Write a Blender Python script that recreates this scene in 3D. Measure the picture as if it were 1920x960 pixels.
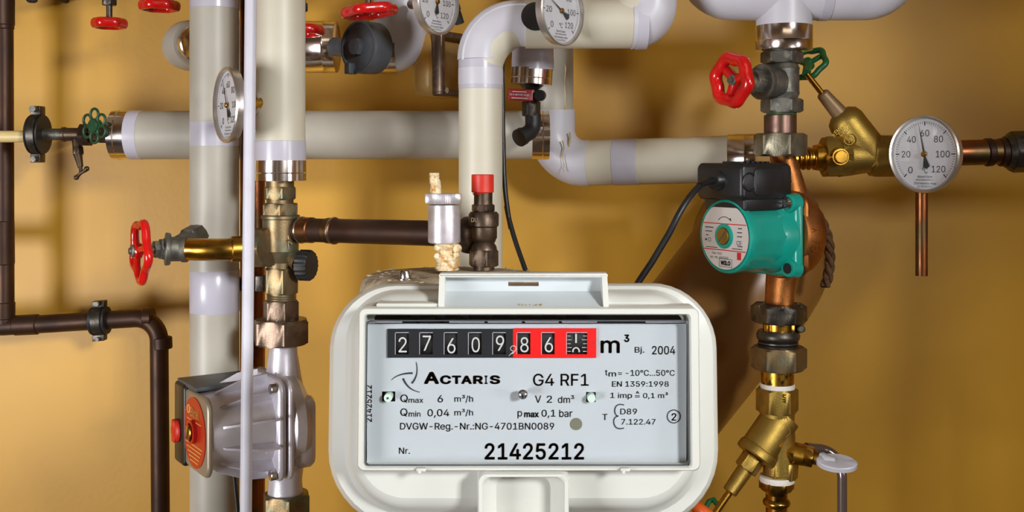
import bpy, bmesh, math, random
from mathutils import Vector, Matrix
V = Vector
random.seed(7)
for o in list(bpy.data.objects):
    bpy.data.objects.remove(o)
SC = bpy.context.scene
COL = SC.collection
# ---------------------------------------------------------------- camera
F, HZ, H = 2000.0, 300.0, 1.40          # focal length and eye line in pixels of a 1920 wide frame, eye height
WALL = 1.40                             # distance from the camera to the rear wall
cam = bpy.data.objects.new('camera', bpy.data.cameras.new('camera'))
COL.objects.link(cam)
cam.location = (0, 0, H)
cam.rotation_euler = (math.pi / 2, 0, 0)
cam.data.sensor_width = 36.0
cam.data.lens = 36.0 * F / 1920
cam.data.shift_y = -(480 - HZ) / 1920
cam.data.clip_start = 0.02
SC.camera = cam
# ---------------------------------------------------------------- light and exposure
SC.view_settings.view_transform = 'Standard'
SC.view_settings.look = 'None'
SC.view_settings.gamma = 1
SC.view_settings.use_curve_mapping = False
SC.view_settings.exposure = 0.15
w = bpy.data.worlds.new('world')
SC.world = w
w.use_nodes = True
w.node_tree.nodes['Background'].inputs[0].default_value = (1, 0.93, 0.84, 1)
w.node_tree.nodes['Background'].inputs[1].default_value = 0.25

def area(name, loc, target, size, power, spread=180, col=(1, 1, 1), size_y=None):
    d = bpy.data.lights.new(name, 'AREA')
    d.energy = power
    d.color = col
    d.size = size
    if size_y:
        d.shape = 'RECTANGLE'
        d.size_y = size_y
    d.spread = math.radians(spread)
    o = bpy.data.objects.new(name, d)
    COL.objects.link(o)
    o.location = loc
    o.rotation_euler = (V(target) - V(loc)).to_track_quat('-Z', 'Y').to_euler()
    return o
area('flash_key', (1.15, -1.15, H + 0.55), (-0.66, 1.4, H - 0.52), 0.34, 4.4, 54, (0.97, 0.99, 1))
area('flash_side', (1.6, -0.25, H - 0.04), (0.0, 0.60, H - 0.12), 0.3, 0.75, 54, (0.98, 0.99, 1))
area('overhead_fill', (0.3, -0.6, H + 1.1), (0.3, 0.7, H - 0.2), 1.2, 2.6, 180, (1, 0.84, 0.62), 0.5)  # added fill with no known lamp behind it; warm tint makes the shade orange
area('umbrella_lamp', (-1.8, -0.75, H - 0.40), (0.05, 1.2, H - 0.26), 0.8, 12.0, 92, (0.97, 0.98, 1))

# ---------------------------------------------------------------- helpers
def P(px, py, Y):
    return V(((px - 960) * Y / F, Y, H + (HZ - py) * Y / F))
def PD(px, py, Y, dy):                # straight out of (dy < 0) or into the wall from a point at depth Y
    return P(px, py, Y) + V((0, dy, 0))
def S(px, Y):
    return px * Y / F
def rad(a):
    return math.radians(a)
def facing(a):                          # horizontal direction: a degrees to the left of straight out of the wall
    return V((-math.sin(rad(a)), -math.cos(rad(a)), 0))
def basis(ax, up=None):
    z = V(ax).normalized()
    u = V(up) if up is not None else (V((0, 0, 1)) if abs(z.z) < .9 else V((0, -1, 0)))
    x = u.cross(z).normalized()
    return x, z.cross(x), z
def fillet(pts, r, n=10):
    out = [V(pts[0])]
    for i in range(1, len(pts) - 1):
        p, a, b = V(pts[i]), V(pts[i - 1]), V(pts[i + 1])
        d1, d2 = (a - p).normalized(), (b - p).normalized()
        ang = d1.angle(d2)
        if ang > math.pi - .02:
            out.append(p)
            continue
        t = min(r / math.tan(ang / 2), (a - p).length * .98, (b - p).length * .98)
        rr = t * math.tan(ang / 2)
        c = p + (d1 + d2).normalized() * (rr / math.sin(ang / 2))
        s, e = p + d1 * t - c, p + d2 * t - c
        tot = s.angle(e)
        axn = s.cross(e).normalized()
        for k in range(n + 1):
            out.append(c + Matrix.Rotation(tot * k / n, 3, axn) @ s)
    out.append(V(pts[-1]))
    return out

class MB:
    def __init__(s):
        s.v, s.f, s.mi, s.m = [], [], [], 0
    def face(s, idx):
        s.f.append(idx)
        s.mi.append(s.m)
    def rings(s, rings, cap0=True, cap1=True, closed=False):
        n = len(rings[0])
        b = len(s.v)
        for r in rings:
            s.v.extend(V(p) for p in r)
        k = len(rings)
        for i in range(k if closed else k - 1):
            i2 = (i + 1) % k
            for j in range(n):
                j2 = (j + 1) % n
                s.face((b + i * n + j, b + i * n + j2, b + i2 * n + j2, b + i2 * n + j))
        if not closed:
            if cap0: s.face(tuple(b + j for j in reversed(range(n))))
            if cap1: s.face(tuple(b + (k - 1) * n + j for j in range(n)))
        return s
    def lathe(s, prof, o, ax, seg=32, up=None, phase=0.0, cap0=True, cap1=True):
        """prof rows: (r, h) or (r, h, apothem[, sides]): a polygonal section cut by the circle r"""
        x, y, z = basis(ax, up)
        o = V(o)
        rs = []
        for row in prof:
            r, h = row[0], row[1]
            ring = []
            for j in range(seg):
                t = 2 * math.pi * j / seg - phase
                rr = max(r, 1e-5)
                if len(row) > 2:
                    sides = row[3] if len(row) > 3 else 6
                    st = 2 * math.pi / sides
                    q = (t + phase) % st - st / 2
                    rr = min(rr, row[2] / math.cos(q))
                ring.append(o + z * h + (x * math.cos(t) + y * math.sin(t)) * rr)
            rs.append(ring)
        return s.rings(rs, cap0, cap1)
    def cyl(s, a, b, r, r2=None, seg=28, bev=0.0):
        a, b = V(a), V(b)
        L = (b - a).length
        r2 = r if r2 is None else r2
        if bev:
            pr = [(r - bev, 0), (r, bev), (r2, L - bev), (r2 - bev, L)]
        else:
            pr = [(r, 0), (r2, L)]
        return s.lathe(pr, a, b - a, seg)
    def hexnut(s, a, b, ap, seg=48, phase=0.0, sides=6, ch=None):
        a, b = V(a), V(b)
        L = (b - a).length
        R = ap / math.cos(math.pi / sides)
        ch = ch or min(L * .18, ap * .12)
        rc = ap * 1.005
        return s.lathe([(rc, 0, ap, sides), (R, ch * .75, ap, sides), (R, L - ch * .75, ap, sides), (rc, L, ap, sides)], a, b - a, seg, phase=phase)
    def tube(s, pts, r, seg=24, caps=True):
        pts = [V(p) for p in pts]
        n = len(pts)
        tang = []
        for i in range(n):
            t = pts[min(i + 1, n - 1)] - pts[max(i - 1, 0)]
            tang.append(t.normalized())
        x, y, z = basis(tang[0])
        rs = []
        for i in range(n):
            if i:
                q = tang[i - 1].rotation_difference(tang[i])
                x = q @ x
                x = (x - tang[i] * x.dot(tang[i])).normalized()
            y = tang[i].cross(x)
            ri = r(i / (n - 1)) if callable(r) else r
            k = 1.0
            if 0 < i < n - 1:
                c = (pts[i] - pts[i - 1]).normalized().dot(tang[i])
                k = 1 / max(c, .5)
            rs.append([pts[i] + (x * math.cos(2 * math.pi * j / seg) + y * math.sin(2 * math.pi * j / seg)) * ri for j in range(seg)])
        return s.rings(rs, caps, caps)
    def torus(s, o, ax, R, r, seg=40, ns=14, fR=None, fr=None, sq=1.0, sx=1.0, up=None):
        x, y, z = basis(ax, up)
        rs = []
        for i in range(seg):
            t = 2 * math.pi * i / seg
            RR = fR(t) * R if fR else R
            rr = fr(t) * r if fr else r
            d = x * math.cos(t) * sx + y * math.sin(t)
            rs.append([V(o) + d * (RR + rr * math.cos(2 * math.pi * j / ns) * (1 if sx == 1 else 1)) + z * rr * sq * math.sin(2 * math.pi * j / ns) for j in range(ns)])
        return s.rings(rs, closed=True)
    def box(s, o, x, y, z, hx, hy, hz, bev=0.0, n=3):
        """box of half sizes along axes x, y, z; the edges along z are rounded by bev, the front and back edges too"""
        x, y, z = V(x).normalized(), V(y).normalized(), V(z).normalized()
        o = V(o)
        if bev <= 0:
            ring = lambda h: [o + x * sx * hx + y * sy * hy + z * h for sx, sy in ((-1, -1), (1, -1), (1, 1), (-1, 1))]
            return s.rings([ring(-hz), ring(hz)])
        def ring(h, ins, rb):
            out = []
            for cx, cy, a0 in ((1, 1, 0), (-1, 1, 90), (-1, -1, 180), (1, -1, 270)):
                for k in range(n + 1):
                    a = rad(a0 + 90 * k / n)
                    out.append(o + x * (cx * (hx - ins - rb) + rb * math.cos(a)) + y * (cy * (hy - ins - rb) + rb * math.sin(a)) + z * h)
            return out
        e = min(bev * .6, hz * .9)
        return s.rings([ring(-hz, e, max(bev - e, 1e-5)), ring(-hz + e * .3, e * .3, bev), ring(-hz + e, 0, bev), ring(hz - e, 0, bev), ring(hz - e * .3, e * .3, bev), ring(hz, e, max(bev - e, 1e-5))])
    def poly(s, pts, off):
        pts = [V(p) for p in pts]
        return s.rings([pts, [p + V(off) for p in pts]])
    def ball(s, o, r, ax=(0, 0, 1), squash=1.0, seg=24, n=10, up=None):
        pr = [(r * math.sin(math.pi * k / n), -r * squash * math.cos(math.pi * k / n)) for k in range(n + 1)]
        return s.lathe(pr, o, ax, seg, up=up)
    def text(s, body, o, right, up, wd, ht, bold=0.0, depth=0.0, lift=0.0002):
        """lettering that fills the box wd x ht centred on o"""
        vs, fs = glyphs(body, bold)
        x0 = min(p[0] for p in vs); x1 = max(p[0] for p in vs)
        y0 = min(p[1] for p in vs); y1 = max(p[1] for p in vs)
        right, up = V(right).normalized(), V(up).normalized()
        n = right.cross(up)
        if wd is None: wd = ht * (x1 - x0) / (y1 - y0)
        b = len(s.v)
        for p in vs:
            s.v.append(V(o) + right * ((p[0] - (x0 + x1) / 2) / (x1 - x0) * wd) + up * ((p[1] - (y0 + y1) / 2) / (y1 - y0) * ht) + n * lift)
        for f in fs:
            s.face(tuple(b + i for i in f))
        return s
    def make(s, name, mats, parent=None, root=None, angle=38, loc=None, smooth=True):
        off = V(loc) if loc is not None else (root.location if root else V((0, 0, 0)))
        me = bpy.data.meshes.new(name)
        me.from_pydata([tuple(p - off) for p in s.v], [], s.f)
        mats = mats if isinstance(mats, (list, tuple)) else [mats]
        for m in mats:
            me.materials.append(m)
        me.polygons.foreach_set('material_index', s.mi)
        me.polygons.foreach_set('use_smooth', [smooth] * len(s.f))
        me.update()
        bm = bmesh.new(); bm.from_mesh(me)
        bmesh.ops.recalc_face_normals(bm, faces=bm.faces)
        bm.to_mesh(me); bm.free()
        if smooth: me.set_sharp_from_angle(angle=rad(angle))
        o = bpy.data.objects.new(name, me)
        COL.objects.link(o)
        if parent is not None:
            o.parent = parent
        else:
            o.location = off
        return o
_gl = {}
import os
from mathutils.geometry import interpolate_bezier
try:                                    # the plain sans-serif that ships with Blender; its built-in font otherwise
    SANS = bpy.data.fonts.load(os.path.join(bpy.utils.system_resource('DATAFILES', path='fonts'), 'Inter.woff2'))
except Exception:
    SANS = None
def glyphs(body, bold=0.0):
    key = (body, bold)
    if key in _gl: return _gl[key]
    cu = bpy.data.curves.new('lettering', 'FONT')
    cu.body = body
    cu.size = 1
    if SANS: cu.font = SANS
    ob = bpy.data.objects.new('lettering', cu)
    polys = []
    for sp in ob.to_curve(bpy.context.evaluated_depsgraph_get()).splines:
        bp = sp.bezier_points
        pts = []
        for k in range(len(bp)):
            a, b = bp[k], bp[(k + 1) % len(bp)]
            straight = (a.handle_right - a.co).cross(b.co - a.co).length < 1e-5 and (b.handle_left - b.co).cross(b.co - a.co).length < 1e-5
            q = [a.co] if straight else interpolate_bezier(a.co, a.handle_right, b.handle_left, b.co, 6)[:-1]
            for p in q:
                if not pts or (V((p[0], p[1])) - pts[-1]).length > 1e-5: pts.append(V((p[0], p[1])))
        if (pts[0] - pts[-1]).length < 1e-5: pts.pop()
        if len(pts) > 2: polys.append(pts)
    ob.to_curve_clear()
    bpy.data.objects.remove(ob)
    bpy.data.curves.remove(cu)
    # fill by winding number, slab by slab, so that outlines which cross themselves stay whole
    grp = []
    for p in sorted(polys, key=lambda p: min(q.x for q in p)):
        x0, x1 = min(q.x for q in p), max(q.x for q in p)
        if grp and x0 < grp[-1][1]:
            grp[-1][0].append(p); grp[-1][1] = max(grp[-1][1], x1)
        else:
            grp.append([[p], x1])
    vs, fs = [], []
    for ps, _ in grp:
        eds = [(p[k - 1], p[k]) for p in ps for k in range(len(p)) if abs(p[k - 1].y - p[k].y) > 1e-6]
        ys = [q.y for p in ps for q in p]
        for a in range(len(eds)):
            for b in range(a):
                (p, q), (r, t) = eds[a], eds[b]
                d1, d2 = q - p, t - r
                den = d1.cross(d2)
                if abs(den) > 1e-9:
                    u, v_ = (r - p).cross(d2) / den, (r - p).cross(d1) / den
                    if 0 < u < 1 and 0 < v_ < 1: ys.append(p.y + d1.y * u)
        ys = sorted(ys)
        ys = [y for k, y in enumerate(ys) if k == 0 or y - ys[k - 1] > 1e-5]
        for y0, y1 in zip(ys, ys[1:]):
            ym = (y0 + y1) / 2
            cr_ = []
            for p, q in eds:
                if (p.y > ym) != (q.y > ym):
                    f = lambda y: p.x + (q.x - p.x) * (y - p.y) / (q.y - p.y)
                    cr_.append((f(ym), f(y0), f(y1), 1 if q.y > p.y else -1))
            cr_.sort()
            wn = 0
            for k, c in enumerate(cr_):
                if wn == 0: st_ = c
                wn += c[3]
                if wn == 0:
                    b = len(vs)
                    vs += [(st_[1], y0, 0), (c[1], y0, 0), (c[2], y1, 0), (st_[2], y1, 0)]
                    fs.append((b, b + 1, b + 2, b + 3))
    if bold:                            # heavier strokes: the same outlines laid side by side
        v0, f0 = vs, fs
        vs, fs = [], []
        for t in range(8):
            dx, dy = bold * math.cos(t * math.pi / 4), bold * math.sin(t * math.pi / 4)
            b = len(vs)
            vs += [(p[0] + dx, p[1] + dy, 0) for p in v0]
            fs += [tuple(b + q for q in f) for f in f0]
    _gl[key] = (vs, fs)
    return _gl[key]

class Thing:
    def __init__(s, name, label, cat, loc, group=None):
        s.o = bpy.data.objects.new(name, None)
        COL.objects.link(s.o)
        s.o.empty_display_size = .02
        s.o.location = loc
        s.o['label'] = label
        s.o['category'] = cat
        if group: s.o['group'] = group
    def part(s, name, mb, mat, parent=None, label=None, angle=38):
        o = mb.make(name, mat, parent or s.o, s.o, angle)
        if label: o['label'] = label
        return o
def solo(name, mb, mat, label, cat, loc, group=None, angle=38):
    o = mb.make(name, mat, None, None, angle, loc)
    o['label'] = label
    o['category'] = cat
    if group: o['group'] = group
    return o
def struct(name, mb, mat):
    o = mb.make(name, mat, loc=(0, 0, 0), smooth=False)
    o['kind'] = 'structure'
    return o

# ---------------------------------------------------------------- materials
def lin(c):
    out = []
    for u in c:
        u /= 255.0
        out.append(u / 12.92 if u <= .04045 else ((u + .055) / 1.055) ** 2.4)
    return (*out, 1)
def mat(name, col, rough=.5, metal=0.0, c2=None, nscale=60, lo=.4, hi=.65, bump=0.0, bscale=300, coat=0.0, c3=None, n3=25, stretch=None, spec=.5, rvar=0.0):
    m = bpy.data.materials.new(name)
    m.use_nodes = True
    nt = m.node_tree
    N, L = nt.nodes, nt.links
    b = N['Principled BSDF']
    b.inputs['Base Color'].default_value = lin(col)
    b.inputs['Roughness'].default_value = rough
    b.inputs['Metallic'].default_value = metal
    b.inputs['Specular IOR Level'].default_value = spec
    if coat:
        b.inputs['Coat Weight'].default_value = coat
        b.inputs['Coat Roughness'].default_value = .08
    tc = N.new('ShaderNodeTexCoord')
    src = tc.outputs['Object']
    if stretch:
        mp = N.new('ShaderNodeMapping')
        mp.inputs['Scale'].default_value = stretch
        L.new(src, mp.inputs[0])
        src = mp.outputs[0]
    def noise(scale, det=4):
        t = N.new('ShaderNodeTexNoise')
        t.inputs['Scale'].default_value = scale
        t.inputs['Detail'].default_value = det
        L.new(src, t.inputs['Vector'])
        return t
    def mix(a, bcol, nz, lo, hi):
        r = N.new('ShaderNodeMapRange')
        r.inputs['From Min'].default_value = lo
        r.inputs['From Max'].default_value = hi
        L.new(nz.outputs['Fac'], r.inputs['Value'])
        x = N.new('ShaderNodeMix')
        x.data_type = 'RGBA'
        L.new(r.outputs[0], x.inputs['Factor'])
        if isinstance(a, tuple): x.inputs['A'].default_value = a
        else: L.new(a, x.inputs['A'])
        x.inputs['B'].default_value = bcol
        return x.outputs['Result'], r.outputs[0]
    if c2:
        cur, fac = mix(lin(col), lin(c2), noise(nscale), lo, hi)
        if c3: cur, _ = mix(cur, lin(c3), noise(n3, 6), .5, .68)
        L.new(cur, b.inputs['Base Color'])
        if rvar:
            mm = N.new('ShaderNodeMath'); mm.operation = 'MULTIPLY_ADD'
            L.new(fac, mm.inputs[0]); mm.inputs[1].default_value = rvar; mm.inputs[2].default_value = rough
            L.new(mm.outputs[0], b.inputs['Roughness'])
    if bump:
        nb = noise(bscale, 3)
        bp = N.new('ShaderNodeBump')
        bp.inputs['Strength'].default_value = bump
        bp.inputs['Distance'].default_value = .001
        L.new(nb.outputs['Fac'], bp.inputs['Height'])
        L.new(bp.outputs[0], b.inputs['Normal'])
    return m
M = {}
M['wall'] = mat('wall_paint', (213, 160, 52), .45, c2=(205, 152, 45), nscale=5, bump=.14, bscale=130)
M['ceil'] = mat('ceiling_paint', (225, 220, 205), .8)
M['floor'] = mat('floor_screed', (120, 110, 98), .7, c2=(100, 92, 82), nscale=6)
M['cream'] = mat('jacket_cream', (206, 199, 180), .42, c2=(199, 191, 171), nscale=14, bump=.05, bscale=40)
M['grey'] = mat('jacket_grey', (182, 176, 163), .42, c2=(170, 163, 150), nscale=12, bump=.05, bscale=40)
M['tape'] = mat('lavender_tape', (192, 188, 200), .26, c2=(184, 180, 191), nscale=20)
M['white'] = mat('white_jacket', (204, 202, 210), .36, c2=(196, 193, 201), nscale=16)
M['tube'] = mat('white_tube_paint', (204, 202, 212), .5, c2=(196, 193, 203), nscale=30)
M['chrome'] = mat('bright_foil', (240, 232, 228), .14, 1.0, c2=(214, 200, 190), nscale=30, rvar=.08, bump=.06, bscale=60)
M['oldcopper'] = mat('oxidised_copper', (74, 48, 32), .42, .55, c2=(54, 36, 27), nscale=25, lo=.35, hi=.7, rvar=.1)
M['copper'] = mat('copper', (150, 92, 56), .3, .95, c2=(96, 58, 38), nscale=30, c3=(110, 100, 66), n3=18, rvar=.15)
M['brass'] = mat('brass', (206, 158, 62), .24, 1.0, c2=(166, 118, 40), nscale=40, rvar=.12, c3=(122, 92, 40), n3=28)
M['castbrass'] = mat('cast_brass', (178, 148, 72), .42, .95, c2=(146, 118, 58), nscale=35, bump=.25, bscale=900, rvar=.1)
M['patina'] = mat('patinated_bronze', (140, 118, 84), .42, .85, c2=(104, 92, 70), nscale=40, lo=.35, hi=.7, c3=(122, 128, 104), n3=55, bump=.15, bscale=500, rvar=.12)
M['browned'] = mat('browned_bronze', (132, 112, 96), .4, .85, c2=(98, 82, 70), nscale=35, lo=.35, hi=.7, c3=(150, 128, 108), n3=60, bump=.12, bscale=500)
M['darkbronze'] = mat('dark_bronze', (92, 76, 62), .42, .8, c2=(68, 56, 48), nscale=45, c3=(110, 92, 72), n3=60, bump=.15, bscale=500)
M['galv'] = mat('grey_cast_metal', (126, 124, 116), .5, .8, c2=(96, 96, 90), nscale=70, lo=.35, hi=.7, c3=(150, 146, 132), n3=90, bump=.3, bscale=700)
M['nut'] = mat('grey_bronze_nut', (140, 134, 114), .38, .9, c2=(108, 104, 88), nscale=60, lo=.35, hi=.7, c3=(160, 150, 124), n3=40, bump=.15, bscale=600)
M['darkmetal'] = mat('dark_metal', (86, 80, 74), .4, .85, c2=(60, 56, 52), nscale=60, c3=(112, 104, 92), n3=70, bump=.15, bscale=600)
M['bronze'] = mat('bronze_casting', (176, 112, 58), .42, .9, c2=(148, 90, 46), nscale=40, bump=.25, bscale=900)
M['alu'] = mat('silver_casting', (216, 212, 221), .34, .45, c2=(202, 198, 207), nscale=40, bump=.12, bscale=700)
M['aluclean'] = mat('turned_aluminium', (212, 206, 212), .34, .5, c2=(186, 178, 180), nscale=60, c3=(170, 158, 140), n3=40, bump=.08, bscale=900)
M['steel'] = mat('steel', (190, 188, 186), .22, 1.0)
M['bezel'] = mat('bezel_steel', (206, 200, 194), .3, .85)
M['black'] = mat('black_plastic', (30, 30, 32), .38, c2=(24, 24, 26), nscale=40, bump=.08, bscale=500)
M['rubber'] = mat('black_rubber', (34, 34, 36), .5, c2=(26, 26, 28), nscale=60, bump=.15, bscale=400)
M['slate'] = mat('slate_plastic', (78, 81, 86), .45, c2=(64, 66, 71), nscale=40, bump=.1, bscale=300)
M['blackglass'] = mat('dark_recess', (14, 14, 15), .6)
M['red'] = mat('red_enamel', (206, 20, 18), .22, coat=.4, c2=(184, 14, 14), nscale=40)
M['redcap'] = mat('red_plastic', (214, 48, 26), .45, c2=(196, 38, 20), nscale=60)
M['reddark'] = mat('red_label', (176, 34, 22), .35)
M['maroon'] = mat('maroon_plate', (140, 22, 34), .4)
M['orange'] = mat('orange_plastic', (226, 96, 34), .4)
M['green'] = mat('green_enamel', (30, 74, 44), .4, c2=(22, 56, 34), nscale=60, bump=.1, bscale=400)
M['green2'] = mat('green_plastic', (28, 104, 60), .4)
M['teal'] = mat('teal_enamel', (18, 158, 140), .28, coat=.3, c2=(14, 148, 132), nscale=30)
M['label'] = mat('label_paper', (214, 206, 202), .4)
M['ink'] = mat('black_ink', (44, 44, 50), .6)
M['inkred'] = mat('red_ink', (206, 36, 36), .5)
M['inkwhite'] = mat('white_ink', (196, 196, 192), .5)
M['meter'] = mat('meter_plastic', (198, 198, 191), .3, c2=(193, 192, 184), nscale=10, bump=.03, bscale=60)
M['metershade'] = mat('meter_plastic_shaded', (184, 190, 193), .4)  # meter plastic with the lug pocket's shading put into its colour
M['dial'] = mat('dial_plate', (186, 190, 195), .4)
M['dialw'] = mat('gauge_face', (226, 221, 226), .4)
M['counterblack'] = mat('counter_black', (26, 28, 34), .45)
M['counterred'] = mat('counter_red', (230, 12, 12), .45)
M['wheel'] = mat('number_wheel', (22, 22, 26), .5)
M['pin'] = mat('pale_pin', (206, 222, 210), .3)
M['crust'] = mat('lime_crust', (222, 202, 162), .8, c2=(190, 140, 70), nscale=160, lo=.45, hi=.62, c3=(238, 226, 200), n3=240, bump=.9, bscale=400)
M['tank'] = mat('scaled_tank_paint', (178, 162, 136), .75, c2=(132, 112, 88), nscale=60, c3=(196, 186, 166), n3=140, bump=.8, bscale=350)
M['holegrey'] = mat('hole_grey', (112, 110, 92), .7)
M['flue'] = mat('painted_flue', (148, 104, 54), .32, c2=(136, 94, 48), nscale=8, bump=.05, bscale=60)
M['rope'] = mat('brown_rope', (104, 70, 38), .8, c2=(80, 52, 28), nscale=200, bump=.4, bscale=600)
M['beige'] = mat('beige_pipe', (222, 196, 136), .4)
M['greyplastic'] = mat('grey_plastic', (186, 184, 192), .4)
M['ptfe'] = mat('white_thread_tape', (226, 220, 212), .6, bump=.4, bscale=700)
def glass(name, tint=(1, 1, 1, 1), ref=.04):
    m = bpy.data.materials.new(name); m.use_nodes = True
    nt = m.node_tree; N, L = nt.nodes, nt.links
    N.remove(N['Principled BSDF'])
    t = N.new('ShaderNodeBsdfTransparent'); t.inputs[0].default_value = tint
    g = N.new('ShaderNodeBsdfGlossy'); g.inputs['Roughness'].default_value = .03
    mx = N.new('ShaderNodeMixShader')
    mx.inputs[0].default_value = ref
    L.new(t.outputs[0], mx.inputs[1]); L.new(g.outputs[0], mx.inputs[2])
    L.new(mx.outputs[0], N['Material Output'].inputs[0])
    return m
M['glass'] = glass('clear_window', (.97, .98, .98, 1))

# ---------------------------------------------------------------- the room
RX, RB, FL, CE = 2.3, -2.4, 0.0, 2.55
def slab(x0, x1, y0, y1, z0, z1):
    return MB().box(((x0 + x1) / 2, (y0 + y1) / 2, (z0 + z1) / 2), (1, 0, 0), (0, 1, 0), (0, 0, 1), (x1 - x0) / 2, (y1 - y0) / 2, (z1 - z0) / 2)
struct('wall_rear', slab(-RX, RX, WALL, WALL + .1, FL, CE), M['wall'])
struct('wall_left', slab(-RX - .1, -RX, RB, WALL + .1, FL, CE), M['wall'])
struct('wall_right', slab(RX, RX + .1, RB, WALL + .1, FL, CE), M['wall'])
struct('wall_front', slab(-RX, RX, RB - .1, RB, FL, CE), M['ceil'])
struct('floor', slab(-RX, RX, RB, WALL, FL - .1, FL), M['floor'])
struct('ceiling', slab(-RX, RX, RB, WALL, CE, CE + .1), M['ceil'])
UP = V((0, 0, 1)); RT = V((1, 0, 0)); FW = V((0, -1, 0))
PYF = lambda Y: HZ + H / Y * F           # pixel row where the floor lies at depth Y
PYC = lambda Y: HZ - (CE - H) / Y * F    # pixel row of the ceiling at depth Y
# ---------------------------------------------------------------- shared builders
def vst(mb, px, Y, rows):
    """stack of turned and hexagonal pieces on one vertical axis; rows are given top and bottom pixel rows"""
    for r in rows:
        a, b = P(px, r[2], Y), P(px, r[1], Y)
        if r[0] == 'c':
            mb.cyl(a, b, S(r[4] if len(r) > 4 else r[3], Y), S(r[3], Y), seg=36)
        elif r[0] == 'b':
            mb.cyl(a, b, S(r[3], Y), seg=36, bev=S(r[4], Y))
        else:
            mb.hexnut(a, b, S(r[3], Y), phase=rad(r[4] if len(r) > 4 else 0))
    return mb
def handwheel(T, c, ax, R, r, lobes, m, spokes=3, dish=.35, amp=.07, name='handwheel', sq=1.0, nut=True, phase=0.0, parent=None):
    mb = MB()
    ax = V(ax).normalized()
    c = V(c)
    mb.torus(c, ax, R - r, r, 72, 14, (lambda t: 1 + amp * math.cos(lobes * (t + phase))) if lobes else None, None, sq)
    x, y, z = basis(ax)
    hub = c - ax * R * dish
    for k in range(spokes):
        t = 2 * math.pi * k / spokes + phase
        d = x * math.cos(t) + y * math.sin(t)
        mb.tube([hub + d * R * .12, hub + d * R * .45 + ax * R * dish * .25, c + d * (R - r)], lambda u: r * (.85 - .15 * u), 12)
    mb.cyl(hub - ax * R * .14, hub + ax * R * .12, R * .24, seg=24, bev=R * .04)
    hw = T.part(name, mb, m, parent)
    if nut:
        b = MB()
        b.cyl(hub + ax * R * .12, hub + ax * R * .2, R * .2, seg=20, bev=R * .02)
        b.cyl(hub + ax * R * .2, hub + ax * R * .26, R * .1, seg=16)
        T.part('wheel_nut', b, M['galv'], hw)
    return hub
def jacket(name, label, pts, r, m, loc, parts=(), cat='insulated pipe', bend=None, group=None):
    T = Thing(name, label, cat, loc, group)
    mb = MB().tube(fillet(pts, bend) if bend else pts, r, 40)
    T.part('jacket', mb, m)
    return T
def band(T, a, b, r, m=None, name='tape_band', parent=None):
    d = (V(b) - V(a)).normalized()
    L = (V(b) - V(a)).length
    mb = MB().lathe([(r * .99, 0), (r * 1.012, L * .02), (r * 1.018, L * .5), (r * 1.012, L * .98), (r * .99, L)], a, d, 40)
    return T.part(name, mb, m or M['tape'], parent)
def foil(T, a, b, r, cone=True, name='foil_end_band'):
    """bright end band with a pressed ridge and a dished end at b"""
    a, b = V(a), V(b)
    d = (b - a).normalized(); L = (b - a).length
    pr = [(r * .97, 0), (r * 1.02, L * .02)]
    for q in (.62,):
        pr += [(r * 1.02, L * (q - .03)), (r * 1.04, L * q), (r * 1.02, L * (q + .03))]
    pr += [(r * 1.02, L * .985), (r * .99, L)]
    if cone: pr += [(r * .4, L * 1.0 - r * .0)]
    return T.part(name, MB().lathe(pr, a, d, 48), M['chrome'])

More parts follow.
